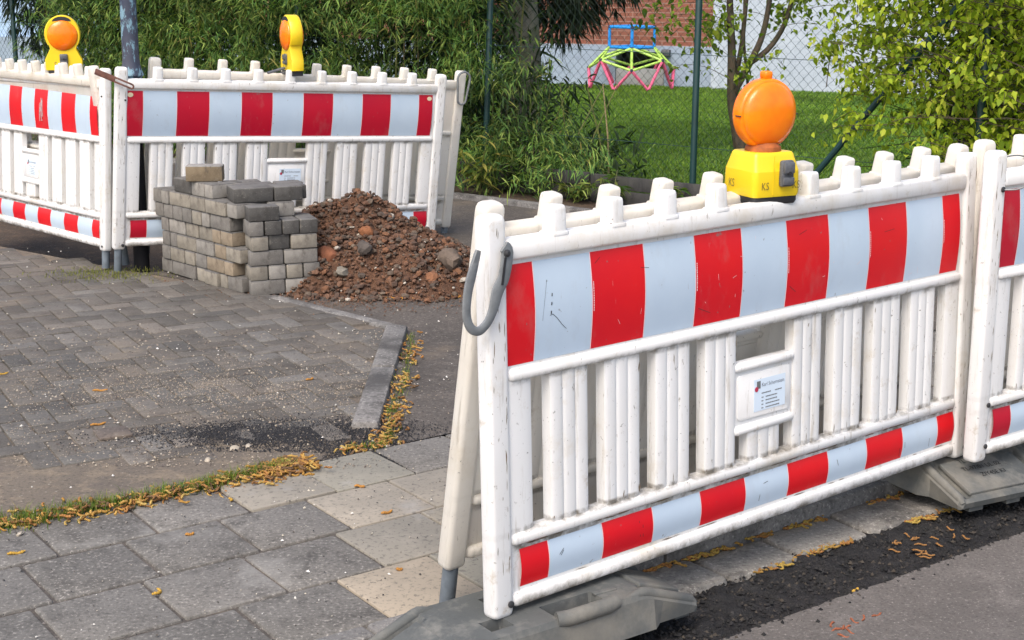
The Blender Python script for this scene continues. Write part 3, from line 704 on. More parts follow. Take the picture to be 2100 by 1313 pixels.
handled_lamp('yellow lamp with handle, orange lens facing the street, on the left edge barrier', -2.640, 8.735, 1.062, 14)
handled_lamp('yellow lamp turned almost edge-on, on top of the far crimson barrier', -1.29, 8.66, 1.075, -63)
m = MB(); bp = thing('black_strap', 'short dark strap lying on the far barrier beside the edge-on lamp', 'strap', Matrix.Translation((-1.375, 8.60, 1.093)) @ Matrix.Rotation(R(31), 4, 'Z'))
m.box((0, 0, .0), (.11, .03, .012), Matrix.Rotation(R(-14), 3, 'Y'), bev=.003); m.box((.05, 0, -.012), (.05, .026, .010), bev=.003); m.build('strap', GREYP, bp)

# ------------------------------------------------------------------ street lamp column
t = thing('street_lamp', 'peeling blue lamp column behind the corner of the left and far barriers', 'street lamp', Matrix.Translation((-2.128, 8.268, -.19)))
m = MB(); m.lathe([(.044, .98), (.045, 1.25), (.066, 1.275), (.064, 1.285), (.056, 1.305), (.049, 1.335), (.046, 1.37), (.0445, 1.8), (.040, 5.2)], n=24); m.build('pole', m_peel(), t)
m = MB(); m.lathe([(.044, 0), (.044, .99)], n=24); m.build('foot', m_plain('black_pole_coating', (.012, .012, .014), .7, .2), t)
m = MB(); m.tube([(0, 0, 5.1), (0, -.05, 5.4), (0, -.4, 5.55)], .03, 10); m.build('arm', GALV, t)
m = MB(); m.prism(rrect(.22, .5, .08, 4), [(0, .8), (.03, 1), (.09, .9), (.11, .6)], (0, -.6, 5.5)); m.build('lamp_head', GREYP, t)
# ------------------------------------------------------------------ stack of paving blocks
ORD = ['corner', 'second', 'third', 'fourth', 'fifth', 'sixth', 'seventh', 'eighth', 'ninth', 'tenth']
COURSE = ['bottom', 'second', 'third', 'fourth', 'fifth', 'sixth', 'top']
LD = Vector((math.cos(R(134)), math.sin(R(134)), 0)); RD = Vector((math.cos(R(23)), math.sin(R(23)), 0)); SC = Vector((-1.358, 7.505, 0))
LI = Vector((LD.y, -LD.x, 0)); RI = Vector((-RD.y, RD.x, 0))     # inward normals
CB = {'beige': (.255, .232, .192), 'pale grey': (.265, .25, .225), 'grey': (.175, .165, .15), 'dark grey': (.08, .077, .072), 'ochre': (.265, .215, .155), 'brown': (.20, .155, .10)}
rb = random.Random(11); BH = .0785
def block(label, c, o, dirv, inn, ln, dp, z, proud=0, h=.076, yaw=0, top=.42):
    """o: outer corner, ln along dirv, dp into the stack"""
    m = MB(); b = CB[c]; v = rb.uniform(.9, 1.1); ctr = o+dirv*(ln/2)+inn*(dp/2-proud)
    M = Matrix((dirv, inn, Vector((0, 0, 1)))).transposed()
    if M.determinant() < 0: M = Matrix((-dirv, inn, Vector((0, 0, 1)))).transposed()
    M = M @ Matrix.Rotation(R(yaw+rb.uniform(-1.2, 1.2)), 3, 'Z')
    m.box((0, 0, 0), (ln-.004, dp-.004, h), bev=.005, c=tuple(x*v for x in b))
    for i, f in enumerate(m.f):                                     # the upper faces are weathered dark
        if all(m.v[k][2] > h/2-.0055 for k in f): m.c[i] = tuple(top*x*v+.035 for x in (.24, .23, .215))
    ob = m.build('paving_block', PAVER, smooth=30); ob.matrix_world = Matrix.Translation(ctr+Vector((0, 0, z+h/2))) @ M.to_4x4()
    return tag(ob, label, 'paving block', 'paving blocks stacked in front of the far barrier')
LEFT = [[.083, .13, .07, .12, .092, .23, .11], [.15, .08, .165, .105, .09, .14, .08], [.08, .135, .105, .165, .185, .065, .075],
        [.16, .105, .08, .125, .12, .16, .075], [.17, .18, .072, .088, .09, .09, .09, .085], [.11, .088, .185, .145, .2, .07, .085], [.185, .075, .12, .17]]
LC = [['grey', 'grey', 'beige', 'beige', 'beige', 'grey', 'grey'], ['beige', 'ochre', 'ochre', 'grey', 'beige', 'beige', 'grey'], ['grey', 'beige', 'ochre', 'pale grey', 'beige', 'grey', 'grey'],
      ['beige', 'ochre', 'ochre', 'beige', 'beige', 'pale grey', 'grey'], ['grey', 'grey', 'pale grey', 'beige', 'grey', 'grey', 'grey', 'grey'],
      ['grey', 'pale grey', 'beige', 'beige', 'beige', 'pale grey', 'grey'], ['grey', 'pale grey', 'pale grey', 'dark grey']]
RIGHT = [[.18, .185], [.095, .092, .088, .09], [.178, .182], [.092, .115, .142], [.080, .092, .092, .098], [.165], [.215, .155]]
RC = [['grey', 'pale grey'], ['beige', 'pale grey', 'beige', 'grey'], ['grey', 'pale grey'], ['beige', 'dark grey', 'beige'], ['grey', 'dark grey', 'dark grey', 'dark grey'], ['dark grey'], ['dark grey', 'dark grey']]
for c in range(7):
    off = .15 if c == 6 else (-.005 if c == 5 else 0)
    jit = rb.uniform(-.006, .006)
    base = SC+LD*off+RD*(jit)+(RD*(-.005))
    z = c*BH
    face = 0
    # right face, corner block first
    u = 0
    for k, (wd, cl) in enumerate(zip(RIGHT[c], RC[c])):
        dp = LEFT[c][0]*math.sin(R(111)) if k == 0 else (.2 if wd < .13 else .1)
        pr = -.014 if (c == 3 and k == 1) else rb.uniform(-.003, .004)
        where = 'at the corner' if k == 0 else f'{ORD[k]} from the corner'
        block(f"{cl} concrete block, {COURSE[c]} course of the stack's right face, {where}", cl, base+RD*u, RD, RI, wd, dp, z, pr); u += wd+.003
    LEFT[c] = [q*1.06 for q in LEFT[c]]; u = LEFT[c][0]+.003
    for k, (wd, cl) in list(enumerate(zip(LEFT[c], LC[c])))[1:]:
        pr = .014 if (c == 0 and k == 3) else rb.uniform(-.004, .004)
        dp = .2 if wd < .115 else .1
        block(f"{cl} concrete block, {COURSE[c]} course of the stack's left face, {ORD[k]} from the corner", cl, base+LD*u, LD, LI, wd, dp, z, pr); u += wd+.003
# blocks set back behind the faces whose tops or ends show
q = SC+LD*.15
block('dark grey concrete block set back in the sixth course above the earth heap', 'pale grey', SC+LD*.12+RD*.17, RD, RI, .14, .1, 5*BH)
for k, (a, b, ln, dp) in enumerate(((.19, .22, .2, .1), (.30, .11, .2, .1), (.30, .32, .15, .1), (.42, .11, .2, .1))):
    block(f'weathered concrete block lying flat on the stack top, {("beside the corner block", "in the middle", "at the rear right", "behind the lone brown block")[k]}', ('dark grey', 'grey', 'grey', 'pale grey')[k], SC+LD*(a+.0)+RD*b, RD, RI, ln, dp, 6*BH, h=.074)
for c in range(6):
    for a, b in ((.22, .115), (.22, .215), (.43, .12)) if c > 3 else ((.22, .20),):
        block('concrete block in the core of the stack', 'grey', SC+LD*a+RD*b, RD, RI, .1 if c > 3 else .12, .2, c*BH, h=.0755)
block('single brown concrete block lying alone on top of the stack', 'brown', Vector((-1.765, 7.86, 0)), Vector((1, .05, 0)).normalized(), Vector((-.05, 1, 0)).normalized(), .2, .1, 7*BH-.001, h=.085, top=1.0)

# ------------------------------------------------------------------ earth heap with stones
def m_earth():
    k = NT('reddish_earth', .95, .15)
    a = k.mix(k.ramp(k.noise(4, 6, .7), .35, .65), (.105, .056, .036), (.18, .098, .062))
    a = k.mix(k.ramp(k.noise(16, 6, .7), .52, .66, 0, .85), a, (.062, .044, .035))
    a = k.mix(k.ramp(k.noise(40, 4, .7), .60, .68, 0, .7), a, (.32, .20, .12))
    n = k.noise(30, 8, .75); return k.col(a).bump(n, 1., .03).mat
EARTH = m_earth()
HC = Vector((-.83, 8.05, 0))
def heap_h(x, y):
    dx, dy = x-HC.x, y-HC.y; a = math.atan2(dy, dx)
    rad = .68+.10*noise.noise(Vector((math.cos(a)*1.5, math.sin(a)*1.5, 4)))+(.10 if math.cos(a+.35) > 0 else 0)*math.cos(a+.35)
    rad *= 1-.17*max(0, math.cos(a+2.0))
    t = math.hypot(dx, dy)/rad
    h = .43*max(0, 1-t**1.15) if t < 1 else -.03*(t-1)*6
    h += .10*math.exp(-((x+.82)**2+(y-8.13)**2)/.03)-.08*math.exp(-((x+.81)**2+(y-8.1)**2)/.10)
    h += .13*math.exp(-((x+1.14)**2+(y-8.22)**2)/.045)
    e = min(1, max(0, 1.15-t)*3)
    return h+e*(.06*noise.noise(Vector((x*5, y*5, 1)))+.035*noise.noise(Vector((x*13, y*13, 2)))+.022*abs(noise.noise(Vector((x*32, y*32, 3))))+.014*noise.noise(Vector((x*75, y*75, 4))))
hp = thing('earth_heap', 'heap of reddish brown earth and rubble in front of the far barrier', 'earth heap', Matrix.Translation(HC))
g = MB(); n = 150; vs = []
for i in range(n+1):
    for j in range(n+1): x, y = HC.x-1.0+2.0*i/n, HC.y-1.0+2.0*j/n; vs.append((x-HC.x, y-HC.y, heap_h(x, y)-.012))
fs = [(i*(n+1)+j, (i+1)*(n+1)+j, (i+1)*(n+1)+j+1, i*(n+1)+j+1) for i in range(n) for j in range(n)]
fs = [f for f in fs if max(vs[k][2] for k in f) > -.045]
g.add(vs, fs); g.build('earth', EARTH, hp, 80)
def ico():
    import bmesh
    bm = bmesh.new(); bmesh.ops.create_icosphere(bm, subdivisions=2, radius=1)
    V = [v.co.copy() for v in bm.verts]; Fc = [tuple(v.index for v in f.verts) for f in bm.faces]; bm.free()
    bm = bmesh.new(); bmesh.ops.create_icosphere(bm, subdivisions=1, radius=1)
    V1 = [v.co.copy() for v in bm.verts]; F1 = [tuple(v.index for v in f.verts) for f in bm.faces]; bm.free()
    return V, Fc, V1, F1
IV, IF, IV1, IF1 = ico()
def stone(m, p, size, c, rr, fine=False, flat=.75):
    V, Fc = (IV, IF) if fine else (IV1, IF1); s = rr.uniform(0, 100)
    q = Matrix.Rotation(rr.uniform(0, 6.28), 3, 'Z') @ Matrix.Rotation(rr.uniform(-.7, .7), 3, 'X')
    sc = Vector((rr.uniform(.7, 1.3), rr.uniform(.7, 1.1), flat*rr.uniform(.7, 1.1)))*size
    out = []
    for v in V:
        k = 1+.45*noise.noise(v*1.3+Vector((s, 0, 0)))+(.18*noise.noise(v*3.5+Vector((0, s, 0))) if fine else 0)
        k = min(k, 1.06)
        out.append(Vector(p)+q @ Vector((v.x*sc.x*k, v.y*sc.y*k, v.z*sc.z*k)))
    m.add(out, Fc, 0, c)
CLOD = m_attr('clods', .95, .4, 45, .8, .006)
g = MB(); rr = random.Random(5)
for k in range(8000):
    a = rr.uniform(0, 6.283); t = math.sqrt(rr.random())*rr.choice((.75, .92, 1.02)); x = HC.x+.80*t*math.cos(a); y = HC.y+.78*t*math.sin(a)
    z = heap_h(x, y)
    if z < -.03: continue
    sz = rr.choice((.003, .004, .005, .006, .008, .010, .012, .020)) * rr.uniform(.8, 1.3)
    c = rr.choice(((.115, .064, .042), (.145, .078, .05), (.10, .064, .047), (.17, .094, .06), (.10, .076, .06), (.14, .105, .078), (.20, .098, .054)))
    if rr.random() < .02: c = (.5, .45, .38)
    stone(g, (x-HC.x, y-HC.y, max(z, .0)+sz*.15), sz, c, rr)
tag(g.build('clods', CLOD, hp, 30), kind='stuff')
ROCK = m_attr('rock', .9, .35, 30, .7, .01)
for lab, px, py, sz, c, dz in (('rust red stone standing in the left flank of the earth heap', -.99, 7.74, .062, (.24, .095, .05), .03), ('pale grey stone in the earth heap beside the rust red stone', -.90, 7.62, .036, (.22, .20, .165), .01),
        ('dark grey stone in the middle of the earth heap', -.79, 7.70, .055, (.095, .08, .07), .02), ('large brown grey stone at the right end of the earth heap', -.335, 7.72, .085, (.15, .115, .09), .03),
        ('orange brown stone at the foot of the earth heap, left of the large stone', -.425, 7.60, .055, (.25, .115, .06), .02), ('round clod of earth on top of the heap', -.70, 8.14, .06, (.17, .085, .045), .0), ('small orange stone high on the front of the heap', -.80, 7.90, .042, (.27, .11, .05), .0)):
    g = MB(); stone(g, (0, 0, 0), sz, c, rr, True, .85); o = g.build('stone', ROCK, smooth=28); o.location = (px, py, max(0, heap_h(px, py))+dz-sz*.28); tag(o, lab, 'stone', 'stones in the earth heap')

# ------------------------------------------------------------------ scattered litter
def pebbles(name, n, fpos, sizes, cols, seed, label, mat, zf=lambda x, y: 0.0):
    g = MB(); r2 = random.Random(seed)
    for k in range(n):
        p = fpos(r2)
        if p is None: continue
        x, y = p; s = r2.choice(sizes)*r2.uniform(.7, 1.3); c = r2.choice(cols); a = r2.uniform(0, 6.28)
        ca, sa = math.cos(a)*s, math.sin(a)*s; z = zf(x, y); q = r2.uniform(.5, .9)
        g.add([(x+ca, y+sa, z), (x-sa*q, y+ca*q, z), (x-ca, y-sa, z), (x+sa*q, y-ca*q, z), (x+ca*.2, y-sa*.1, z+s*r2.uniform(.6, 1.1))], [(0, 1, 4), (1, 2, 4), (2, 3, 4), (3, 0, 4)], 0, c)
    return tag(g.build(name, mat, smooth=0), label, kind='stuff')
GRIT = m_attr('grit', .85, .3, 80, .2, .002)
def near_front(r2):
    return (r2.uniform(-3, 1), r2.uniform(3.3, 9)) if True else None
def f_petals(r2):
    y = 3.4+5.4*r2.random()**.8; x = r2.uniform(-.36*y, .05*y); return x, y
pebbles('petals', 330, f_petals, (.003, .004, .006), ((.62, .60, .55), (.5, .46, .38), (.55, .5, .4), (.7, .68, .64)), 2, 'pale petals and chips scattered over the paving', GRIT, lambda x, y: .003)
def f_grit(r2):
    y = 4.8+2.0*r2.random(); return r2.uniform(-.36*y, -.4), y
pebbles('gravel', 2600, f_grit, (.003, .004, .006), ((.30, .25, .2), (.2, .17, .14), (.12, .10, .09), (.4, .35, .28)), 3, 'loose grit over the front of the brick paving', GRIT, lambda x, y: max(.002, drift(x, y)+.001) if y < 6.4 else .002)
def f_tar(r2):
    t = r2.random()
    if t < .6: cx, cy, a, b = -.86, 5.20, .42, .13
    elif t < .85: cx, cy, a, b = -.42, 4.92, .24, .09
    else: cx, cy, a, b = -.55, 5.03, .5, .10
    x = r2.gauss(0, .5); y = r2.gauss(0, .5); return cx+a*x*1.1+b*y*.0, cy+b*y*1.2+.10*x*a
pebbles('tar_granules', 24000, f_tar, (.0022, .003, .0042), ((.014, .015, .018), (.024, .024, .028), (.04, .04, .044)), 4, 'black tar granules spilled over paving and driveway', GRIT, lambda x, y: max(.001, drift(x, y)+.002) if (x < -.6 and y > 4.96) else -.004)
def f_soil(r2):
    a = r2.uniform(3.3, 6.6); q = .62+abs(r2.gauss(0, .16)); return HC.x+q*math.cos(a)*1.15, HC.y+q*math.sin(a)
pebbles('soil_crumbs', 2600, f_soil, (.002, .003, .005, .007), ((.115, .064, .042), (.145, .078, .05), (.10, .07, .05)), 19, 'brown crumbs of earth spilled round the heap', GRIT, lambda x, y: -.004)
def f_tar2(r2):
    return L(r2.uniform(.7, 5), r2.uniform(-2.90, -2.58)+(abs(r2.gauss(0, .03)) if r2.random() < .2 else 0))
pebbles('tar_crumbs', 9000, f_tar2, (.0025, .0035, .005, .008), ((.012, .012, .013), (.02, .02, .02), (.032, .03, .03), (.016, .016, .016), (.014, .014, .015), (.024, .023, .024), (.06, .05, .04)), 6, 'black crumbs on the tar strip beside the gutter', GRIT, lambda x, y: -.064 if N1.x*x+N1.y*y < -2.59 else -.0545)
def f_slab(r2):
    return L(r2.uniform(.2, 3.0), r2.uniform(-4.35, -3.12))
pebbles('crumbs', 500, f_slab, (.002, .003, .004), ((.04, .04, .04), (.07, .06, .05), (.4, .36, .3)), 8, 'dark crumbs on the slabs', GRIT, lambda x, y: .003)

def f_sand(r2):
    if r2.random() < .55: return -1.25+r2.gauss(0, .38), 5.75+r2.gauss(0, .16)
    y = 4.8+1.5*r2.random(); return r2.uniform(-.36*y, -.62), y
pebbles('sand_grains', 7000, f_sand, (.0014, .002, .0028), ((.36, .29, .20), (.42, .35, .26), (.28, .22, .16), (.5, .44, .36)), 13, 'pale sandy grains strewn over the brick paving', GRIT, lambda x, y: max(.002, drift(x, y)+.001) if y < 6.2 else .002)
# catkins: fat little curled tassels
CATM = m_attr('catkin', .8, .35, 200, .6, .003)
CATC = ((.40, .22, .05), (.46, .28, .075), (.30, .15, .045), (.44, .30, .09), (.22, .11, .04), (.36, .17, .05), (.15, .09, .045))
def catkin(m, p, yaw, ln, r2, c=None, rad=None):
    rad = rad or r2.uniform(.0028, .0046); P = []; x = y = 0; a = yaw; k = 7; cv = r2.uniform(-.75, .75)
    for i in range(k):
        P.append(Vector((p[0]+x, p[1]+y, p[2]+rad*.8+.002*math.sin(i*1.3+yaw)))); x += ln/k*math.cos(a); y += ln/k*math.sin(a); a += cv*r2.uniform(.2, 1)
    P2, W = smooth_curve(P, [rad*.55]+[rad]*(k-2)+[rad*.4], 3)
    W = [w_*(1+.22*math.sin(i*2.2)) for i, w_ in enumerate(W)]
    m.tube(P2, W, 6, c=c or r2.choice(CATC))
r2 = random.Random(21)
def along(P, t):
    t *= len(P)-1; i = min(int(t), len(P)-2); f = t-i; return P[i][0]*(1-f)+P[i+1][0]*f, P[i][1]*(1-f)+P[i+1][1]*f
STRIP = [(-1.73, 4.12), (-1.53, 4.26), (-1.28, 4.42), (-1.03, 4.58), (-.85, 4.72), (-.70, 4.85)]
STRIP2 = [(-.58, 5.01), (-.47, 5.05), (-.45, 5.22), (-.465, 5.5), (-.45, 5.85), (-.46, 6.3), (-.475, 6.72)]
GB = m_leaf('grass_blade', .3)
g = MB(); cm = MB()
def blade(m, x, y, z, h, w_, r2, c):
    a = r2.uniform(0, 6.28); lx, ly = math.cos(a), math.sin(a); b = r2.uniform(.2, 1.0)*h
    m.add([(x-ly*w_, y+lx*w_, z), (x+ly*w_, y-lx*w_, z), (x+lx*b*.35+ly*w_*.7, y+ly*b*.35-lx*w_*.7, z+h*.6), (x+lx*b*.35-ly*w_*.7, y+ly*b*.35+lx*w_*.7, z+h*.6), (x+lx*b, y+ly*b, z+h*.9)], [(0, 1, 2, 3), (3, 2, 4)], 0, c)
GC = ((.09, .17, .02), (.14, .22, .03), (.07, .12, .015), (.20, .22, .05), (.24, .20, .06))
for k in range(5200):
    t = r2.random(); x, y = along(STRIP, t*.93); dens = .5+.5*noise.noise(Vector((t*9, 0, 0)))+.25
    if r2.random() > dens: continue
    wq = 1.5-t; q_ = r2.gauss(0, .026)*wq; x += r2.gauss(0, .012)-.59*q_-.012; y += .8*q_+.014
    blade(g, x, y, -.004, r2.uniform(.015, .050), .0012, r2, r2.choice(GC))
for k in range(900):
    t = r2.random(); x, y = along(STRIP2, t); blade(g, x+r2.gauss(0, .014), y+r2.gauss(0, .02), -.004, r2.uniform(.01, .03), .0011, r2, r2.choice(GC))
for k in range(900):                                                # moss and weeds by the corner posts
    x, y = -2.25+r2.gauss(0, .16), 8.03+r2.gauss(0, .10); blade(g, x, y, 0, r2.uniform(.008, .022), .002, r2, (.17, .18, .04))
tag(g.build('grass', GB, smooth=0), 'grass growing along the joint between slabs and driveway', kind='stuff')
for k in range(760):
    t = r2.random()**.8 if k % 3 else r2.uniform(.78, 1); x, y = along(STRIP, t); w_ = .040 if t > .75 else .046-.02*t
    n_ = r2.gauss(-.008, 1)*w_; x += .55*n_; y -= .8*n_; catkin(cm, (x, y, r2.choice((0, .006, .012, .02))-.003), r2.uniform(0, 6.28), r2.uniform(.03, .055), r2)
for k in range(250):
    t = r2.random()**.9; x, y = along(STRIP2, t); w_ = .032
    if noise.noise(Vector((t*11, 2, 9))) < -.12: continue
    catkin(cm, (x+r2.gauss(0, 1)*w_*(1.1 if t < .15 else .9), y+r2.gauss(0, 1)*w_, r2.choice((0, .004, .009))-.003), r2.uniform(0, 6.28), r2.uniform(.03, .055), r2)
for k in range(420):                                                # along the gutter
    t = r2.random(); s = 2.45+2.3*t
    p = -3.03 if k % 2 else -2.855
    if noise.noise(Vector((s*3, p, 7))) < (-.9 if k % 2 and s < 3.5 else -.02): continue
    x, y = L(s, p+r2.gauss(0, .008)); catkin(cm, (x, y, -.050 if k % 2 else -.06), math.atan2(.59, .807)+r2.gauss(0, .5), r2.uniform(.03, .055), r2, r2.choice(((.34, .20, .05), (.30, .14, .04), (.40, .27, .06))))
for k in range(90):                                                 # at the foot of the earth heap
    t = r2.random(); x = -1.0+.78*t; y = 7.58-.08*math.sin(t*3.1)+r2.gauss(0, .02); catkin(cm, (x, y, -.004), r2.gauss(0, .6), r2.uniform(.03, .055), r2, (.42, .20, .04))
for k in range(26):
    x, y = L(3.62+r2.gauss(0, .07), -2.69+r2.gauss(0, .03)) if k < 17 else L(2.93+r2.gauss(0, .05), -2.44+r2.gauss(0, .012)); catkin(cm, (x, y, -.056), r2.uniform(0, 6.28), .045, r2, (.30, .15, .05) if k < 17 else (.30, .10, .05), .0028)
tag(cm.build('catkin_litter', CATM, smooth=60), 'orange brown catkins drifted along joints and gutter', kind='stuff')
for lab, x, y, yaw, ln in (('yellow catkin on a slab near the lower left edge', -1.475, 4.02, .3, .06), ('yellow catkin in the middle of a slab in the foreground', -.985, 3.745, .25, .06), ('orange catkin on the lighter slab beside the front barrier', -.41, 4.37, .2, .05),
        ('short brown catkin on a dark slab left of the middle', -.988, 4.18, .1, .035), ('short orange catkin on the beige slab beside the barrier post', -.327, 3.925, .4, .022), ('ochre catkin on the upper edge of the light slab', -.52, 4.615, .5, .045),
        ('yellow catkin lying on the brick paving at far left', -2.17, 5.95, .2, .06), ('orange catkin on the sandy patch, left part', -1.70, 5.72, .15, .07), ('ochre catkin on the paving near the kerb', -.86, 5.90, .3, .05),
        ('yellow catkin on the grey slab behind the grass strip', -.905, 4.47, 1.1, .035), ('orange catkin on the paving left of the tar granules', -1.58, 5.26, .4, .07), ('yellow green catkin on the tar strip', .985, 3.93, .5, .04)):
    m = MB(); catkin(m, (0, 0, 0), 0, ln, r2, (.50, .30, .05) if 'yellow' in lab else (.46, .22, .05), .0045); o = m.build('catkin', CATM, smooth=60); o.location = (x, y, .001 if 'tar strip' not in lab else -.06); o.rotation_euler.z = yaw
    tag(o, lab, 'catkin', 'single catkins on the ground')
m = MB(); m.box((0, 0, 0), (.12, .12, .012), bev=.003); o = m.build('gully_cover', m_ground('cover_iron', (.10, .085, .075), (.14, .11, .09), (.17, .14, .11), 90, .5, .003), smooth=30)
for k in range(3): pass
o.location = (-1.47, 5.165, .004); o.rotation_euler.z = R(28); tag(o, 'small square stone cover sunk in the gritty paving', 'cover')
for lab, x, y, s in (('white pebble beside the gutter of grass, middle', -.945, 5.03, .016), ('pale pebble on the tar granules', -.99, 5.00, .014), ('grey pebble below the tar granules', -1.06, 4.87, .015), ('pale pebble at the left end of the grass strip', -1.49, 4.18, .014)):
    m = MB(); stone(m, (0, 0, 0), s, (.42, .37, .30), r2, True, .6); o = m.build('pebble', ROCK, smooth=40); o.location = (x, y, .004); tag(o, lab, 'pebble')
# ------------------------------------------------------------------ foliage helper: many small folded leaves in one mesh
def leaves(name, mat, P, Dv, ln, wd, cols, parent=None, droop=.0, seed=0, shape=(.0, .75, 1., .62, 0.)):
    """P: base points, Dv: directions (n,3); each leaf is a strip folded along its midrib"""
    rng = np.random.default_rng(seed); n = len(P); P = np.asarray(P, float); Dv = np.asarray(Dv, float)
    Dv /= np.linalg.norm(Dv, axis=1)[:, None]+1e-9
    up = np.tile([0, 0, 1.], (n, 1))+rng.normal(0, .45, (n, 3)); sd_ = np.cross(Dv, up); sd_ /= np.linalg.norm(sd_, axis=1)[:, None]+1e-9
    nr = np.cross(sd_, Dv); k = len(shape); V = np.zeros((n, 2*k-2+k-2, 3)) if False else None
    rows = []
    for i, s in enumerate(shape):
        t = i/(k-1); c = P+Dv*(ln*t)[:, None]; c[:, 2] -= droop*ln*t*t
        rows.append((c, s, t))
    vs = [rows[0][0]]
    for c, s, t in rows[1:-1]:
        w2 = (wd*s/2)[:, None]
        vs += [c-sd_*w2+nr*w2*.25, c, c+sd_*w2+nr*w2*.25]
    vs.append(rows[-1][0]); m = len(vs); V = np.stack(vs, 1).reshape(-1, 3)
    F = [(0, 2, 1), (0, 3, 2)]
    for i in range(k-3): a = 1+3*i; F += [(a, a+1, a+4, a+3), (a+1, a+2, a+5, a+4)]
    a = 1+3*(k-3); F += [(a, a+1, m-1), (a+1, a+2, m-1)]
    faces = []; 
    base = (np.arange(n)*m)
    me = bpy.data.meshes.new(name)
    lens = np.array([len(f) for f in F]); flat = np.concatenate([np.array(f) for f in F])
    loops = (base[:, None]+flat[None, :]).ravel(); tot = np.tile(lens, n); start = np.concatenate([[0], np.cumsum(tot)[:-1]])
    me.vertices.add(len(V)); me.vertices.foreach_set('co', V.astype(np.float32).ravel())
    me.loops.add(len(loops)); me.loops.foreach_set('vertex_index', loops.astype(np.int32))
    me.polygons.add(len(tot)); me.polygons.foreach_set('loop_start', start.astype(np.int32))
    me.update(calc_edges=True); me.materials.append(mat)
    a = me.attributes.new('Col', 'FLOAT_COLOR', 'FACE'); C4 = np.concatenate([cols, np.ones((n, 1))], 1)
    a.data.foreach_set('color', np.repeat(C4, len(F), 0).astype(np.float32).ravel())
    o = bpy.data.objects.new(name, me); COL.objects.link(o)
    if parent: o.parent = parent
    return o
def pick(rng, pal, n, var=.15):
    pal = np.array(pal); c = pal[rng.integers(0, len(pal), n)]*rng.uniform(1-var, 1+var, (n, 1)); return c
BAM = m_leaf('bamboo_leaf', .35, .6); YOUNG = m_leaf('young_leaf', .45, .45); NEED = m_leaf('dark_needle', .12, .6)
BARK = m_bark('grey_bark', (.15, .135, .105), (.24, .22, .175), (.14, .155, .075)); BARK2 = m_bark('brown_bark', (.055, .042, .032), (.09, .07, .05), (.07, .075, .035))

# ------------------------------------------------------------------ chain link fence
GREENM = m_plain('green_coated_steel', (.007, .034, .034), .45, .5, .2, 10)
fe = thing('chain_link_fence', 'tall chain link fence on dark green posts between street and lawn', 'fence', Matrix.Translation(F(0)) @ Matrix(((FD.x, FN.x, 0, 0), (FD.y, FN.y, 0, 0), (0, 0, 1, 0), (0, 0, 0, 1))))
T0, T1, HZ, CW = -7.0, 6.2, 2.0, .071
V = []; Fc = []; nz = int(HZ/(CW/2)); rw = .0016
for i in range(int((T1-T0)/CW*2)):
    x0 = T0+i*CW/2; b = len(V); od = i % 2
    for k in range(nz+1):
        x = x0+(.52*CW if (k % 2) != od else -.02*CW); z = .05+k*CW/2; y = .002*(1 if (k+i) % 2 else -1)
        x += .006*math.sin(z*3+i*.35); z += .004*math.sin(i*.21)
        V += [(x+rw, y, z), (x-rw*.5, y+rw*.87, z), (x-rw*.5, y-rw*.87, z)]
    for k in range(nz):
        for j in range(3): a = b+3*k+j; q = b+3*k+(j+1) % 3; Fc.append((a, q, q+3, a+3))
m = MB(); m.add(V, Fc); m.build('wire_mesh', m_plain('green_wire', (.016, .030, .028), .7, .2), fe, 0)
for tpost, lean in ((-6.0, 0), (-4.0, 0), (-2.0, 0), (.0, .035), (1.86, 0), (3.87, 0), (5.9, 0)):
    m = MB(); m.lathe([(.0235, 0), (.0235, 2.06), (.016, 2.075)], n=12)
    o = m.build('post', GREENM, fe); o.location = (tpost, -.036, -.02); o.rotation_euler.y = lean
m = MB(); m.tube([(2.55, -.04, .05), (3.80, -.04, 1.62)], .021, 10); m.build('strut', GREENM, fe)
m = MB(); m.tube([(-.7, 0, 0), (.7, 0, 0)], .002, 5)
for z in (.06, .46, 1.1, 1.98):
    m = MB(); m.tube([(T0, -.004, z), (-2, -.004, z-.006), (0, -.004, z), (1.86, -.004, z), (T1, -.004, z)], .0022, 5); m.build('tension_wire', GREENM, fe, 0)

# low edging of dark boards under the fence
ed = thing('timber_edging', 'low edging of weathered dark boards under the fence', 'edging', fe.matrix_world.copy())
WOOD = m_bark('weathered_wood', (.035, .035, .036), (.065, .063, .06), (.05, .055, .035))
for k, (a, b) in enumerate(((-2.2, .02), (.03, 1.02), (1.03, 2.25), (2.26, 3.6), (3.61, 6))):
    for q in range(2):
        m = MB(); m.box(((a+b)/2, -.085+.006*(k % 2), .06+.105*q), (b-a-.008, .03, .098), Matrix.Rotation(R(rnd.uniform(-.7, .7)), 3, 'Y'), bev=.006); m.build('board', WOOD, ed, 40)

# ------------------------------------------------------------------ bamboo hedge
rng = np.random.default_rng(4)
bh = thing('bamboo_hedge', 'tall bamboo hedge with narrow leaves behind the far barrier', 'hedge', Matrix.Translation(F(-2, .3)))
o0 = np.array(F(-2, .3))
def fpos(t, n, z): return np.stack([FA.x+FD.x*t+FN.x*n, FA.y+FD.y*t+FN.y*n, z], 1)-o0
NC = 14500
t = rng.uniform(-5.3, 1.05, NC); z = rng.uniform(.05, 2.5, NC)
bulge = np.array([.16*noise.noise(Vector((a*1.6, b*1.6, 2)))+.10*noise.noise(Vector((a*4, b*4, 7))) for a, b in zip(t, z)])
n = rng.normal(-.02, .22, NC)+bulge-.02
keep = ~((t > .04+rng.normal(0, .03, NC)) & (z > .98+rng.normal(0, .08, NC))) & ~((t > .50) & (z > .60+rng.normal(0, .10, NC))) & ~((t > .72) & (z > .38+rng.normal(0, .08, NC)))
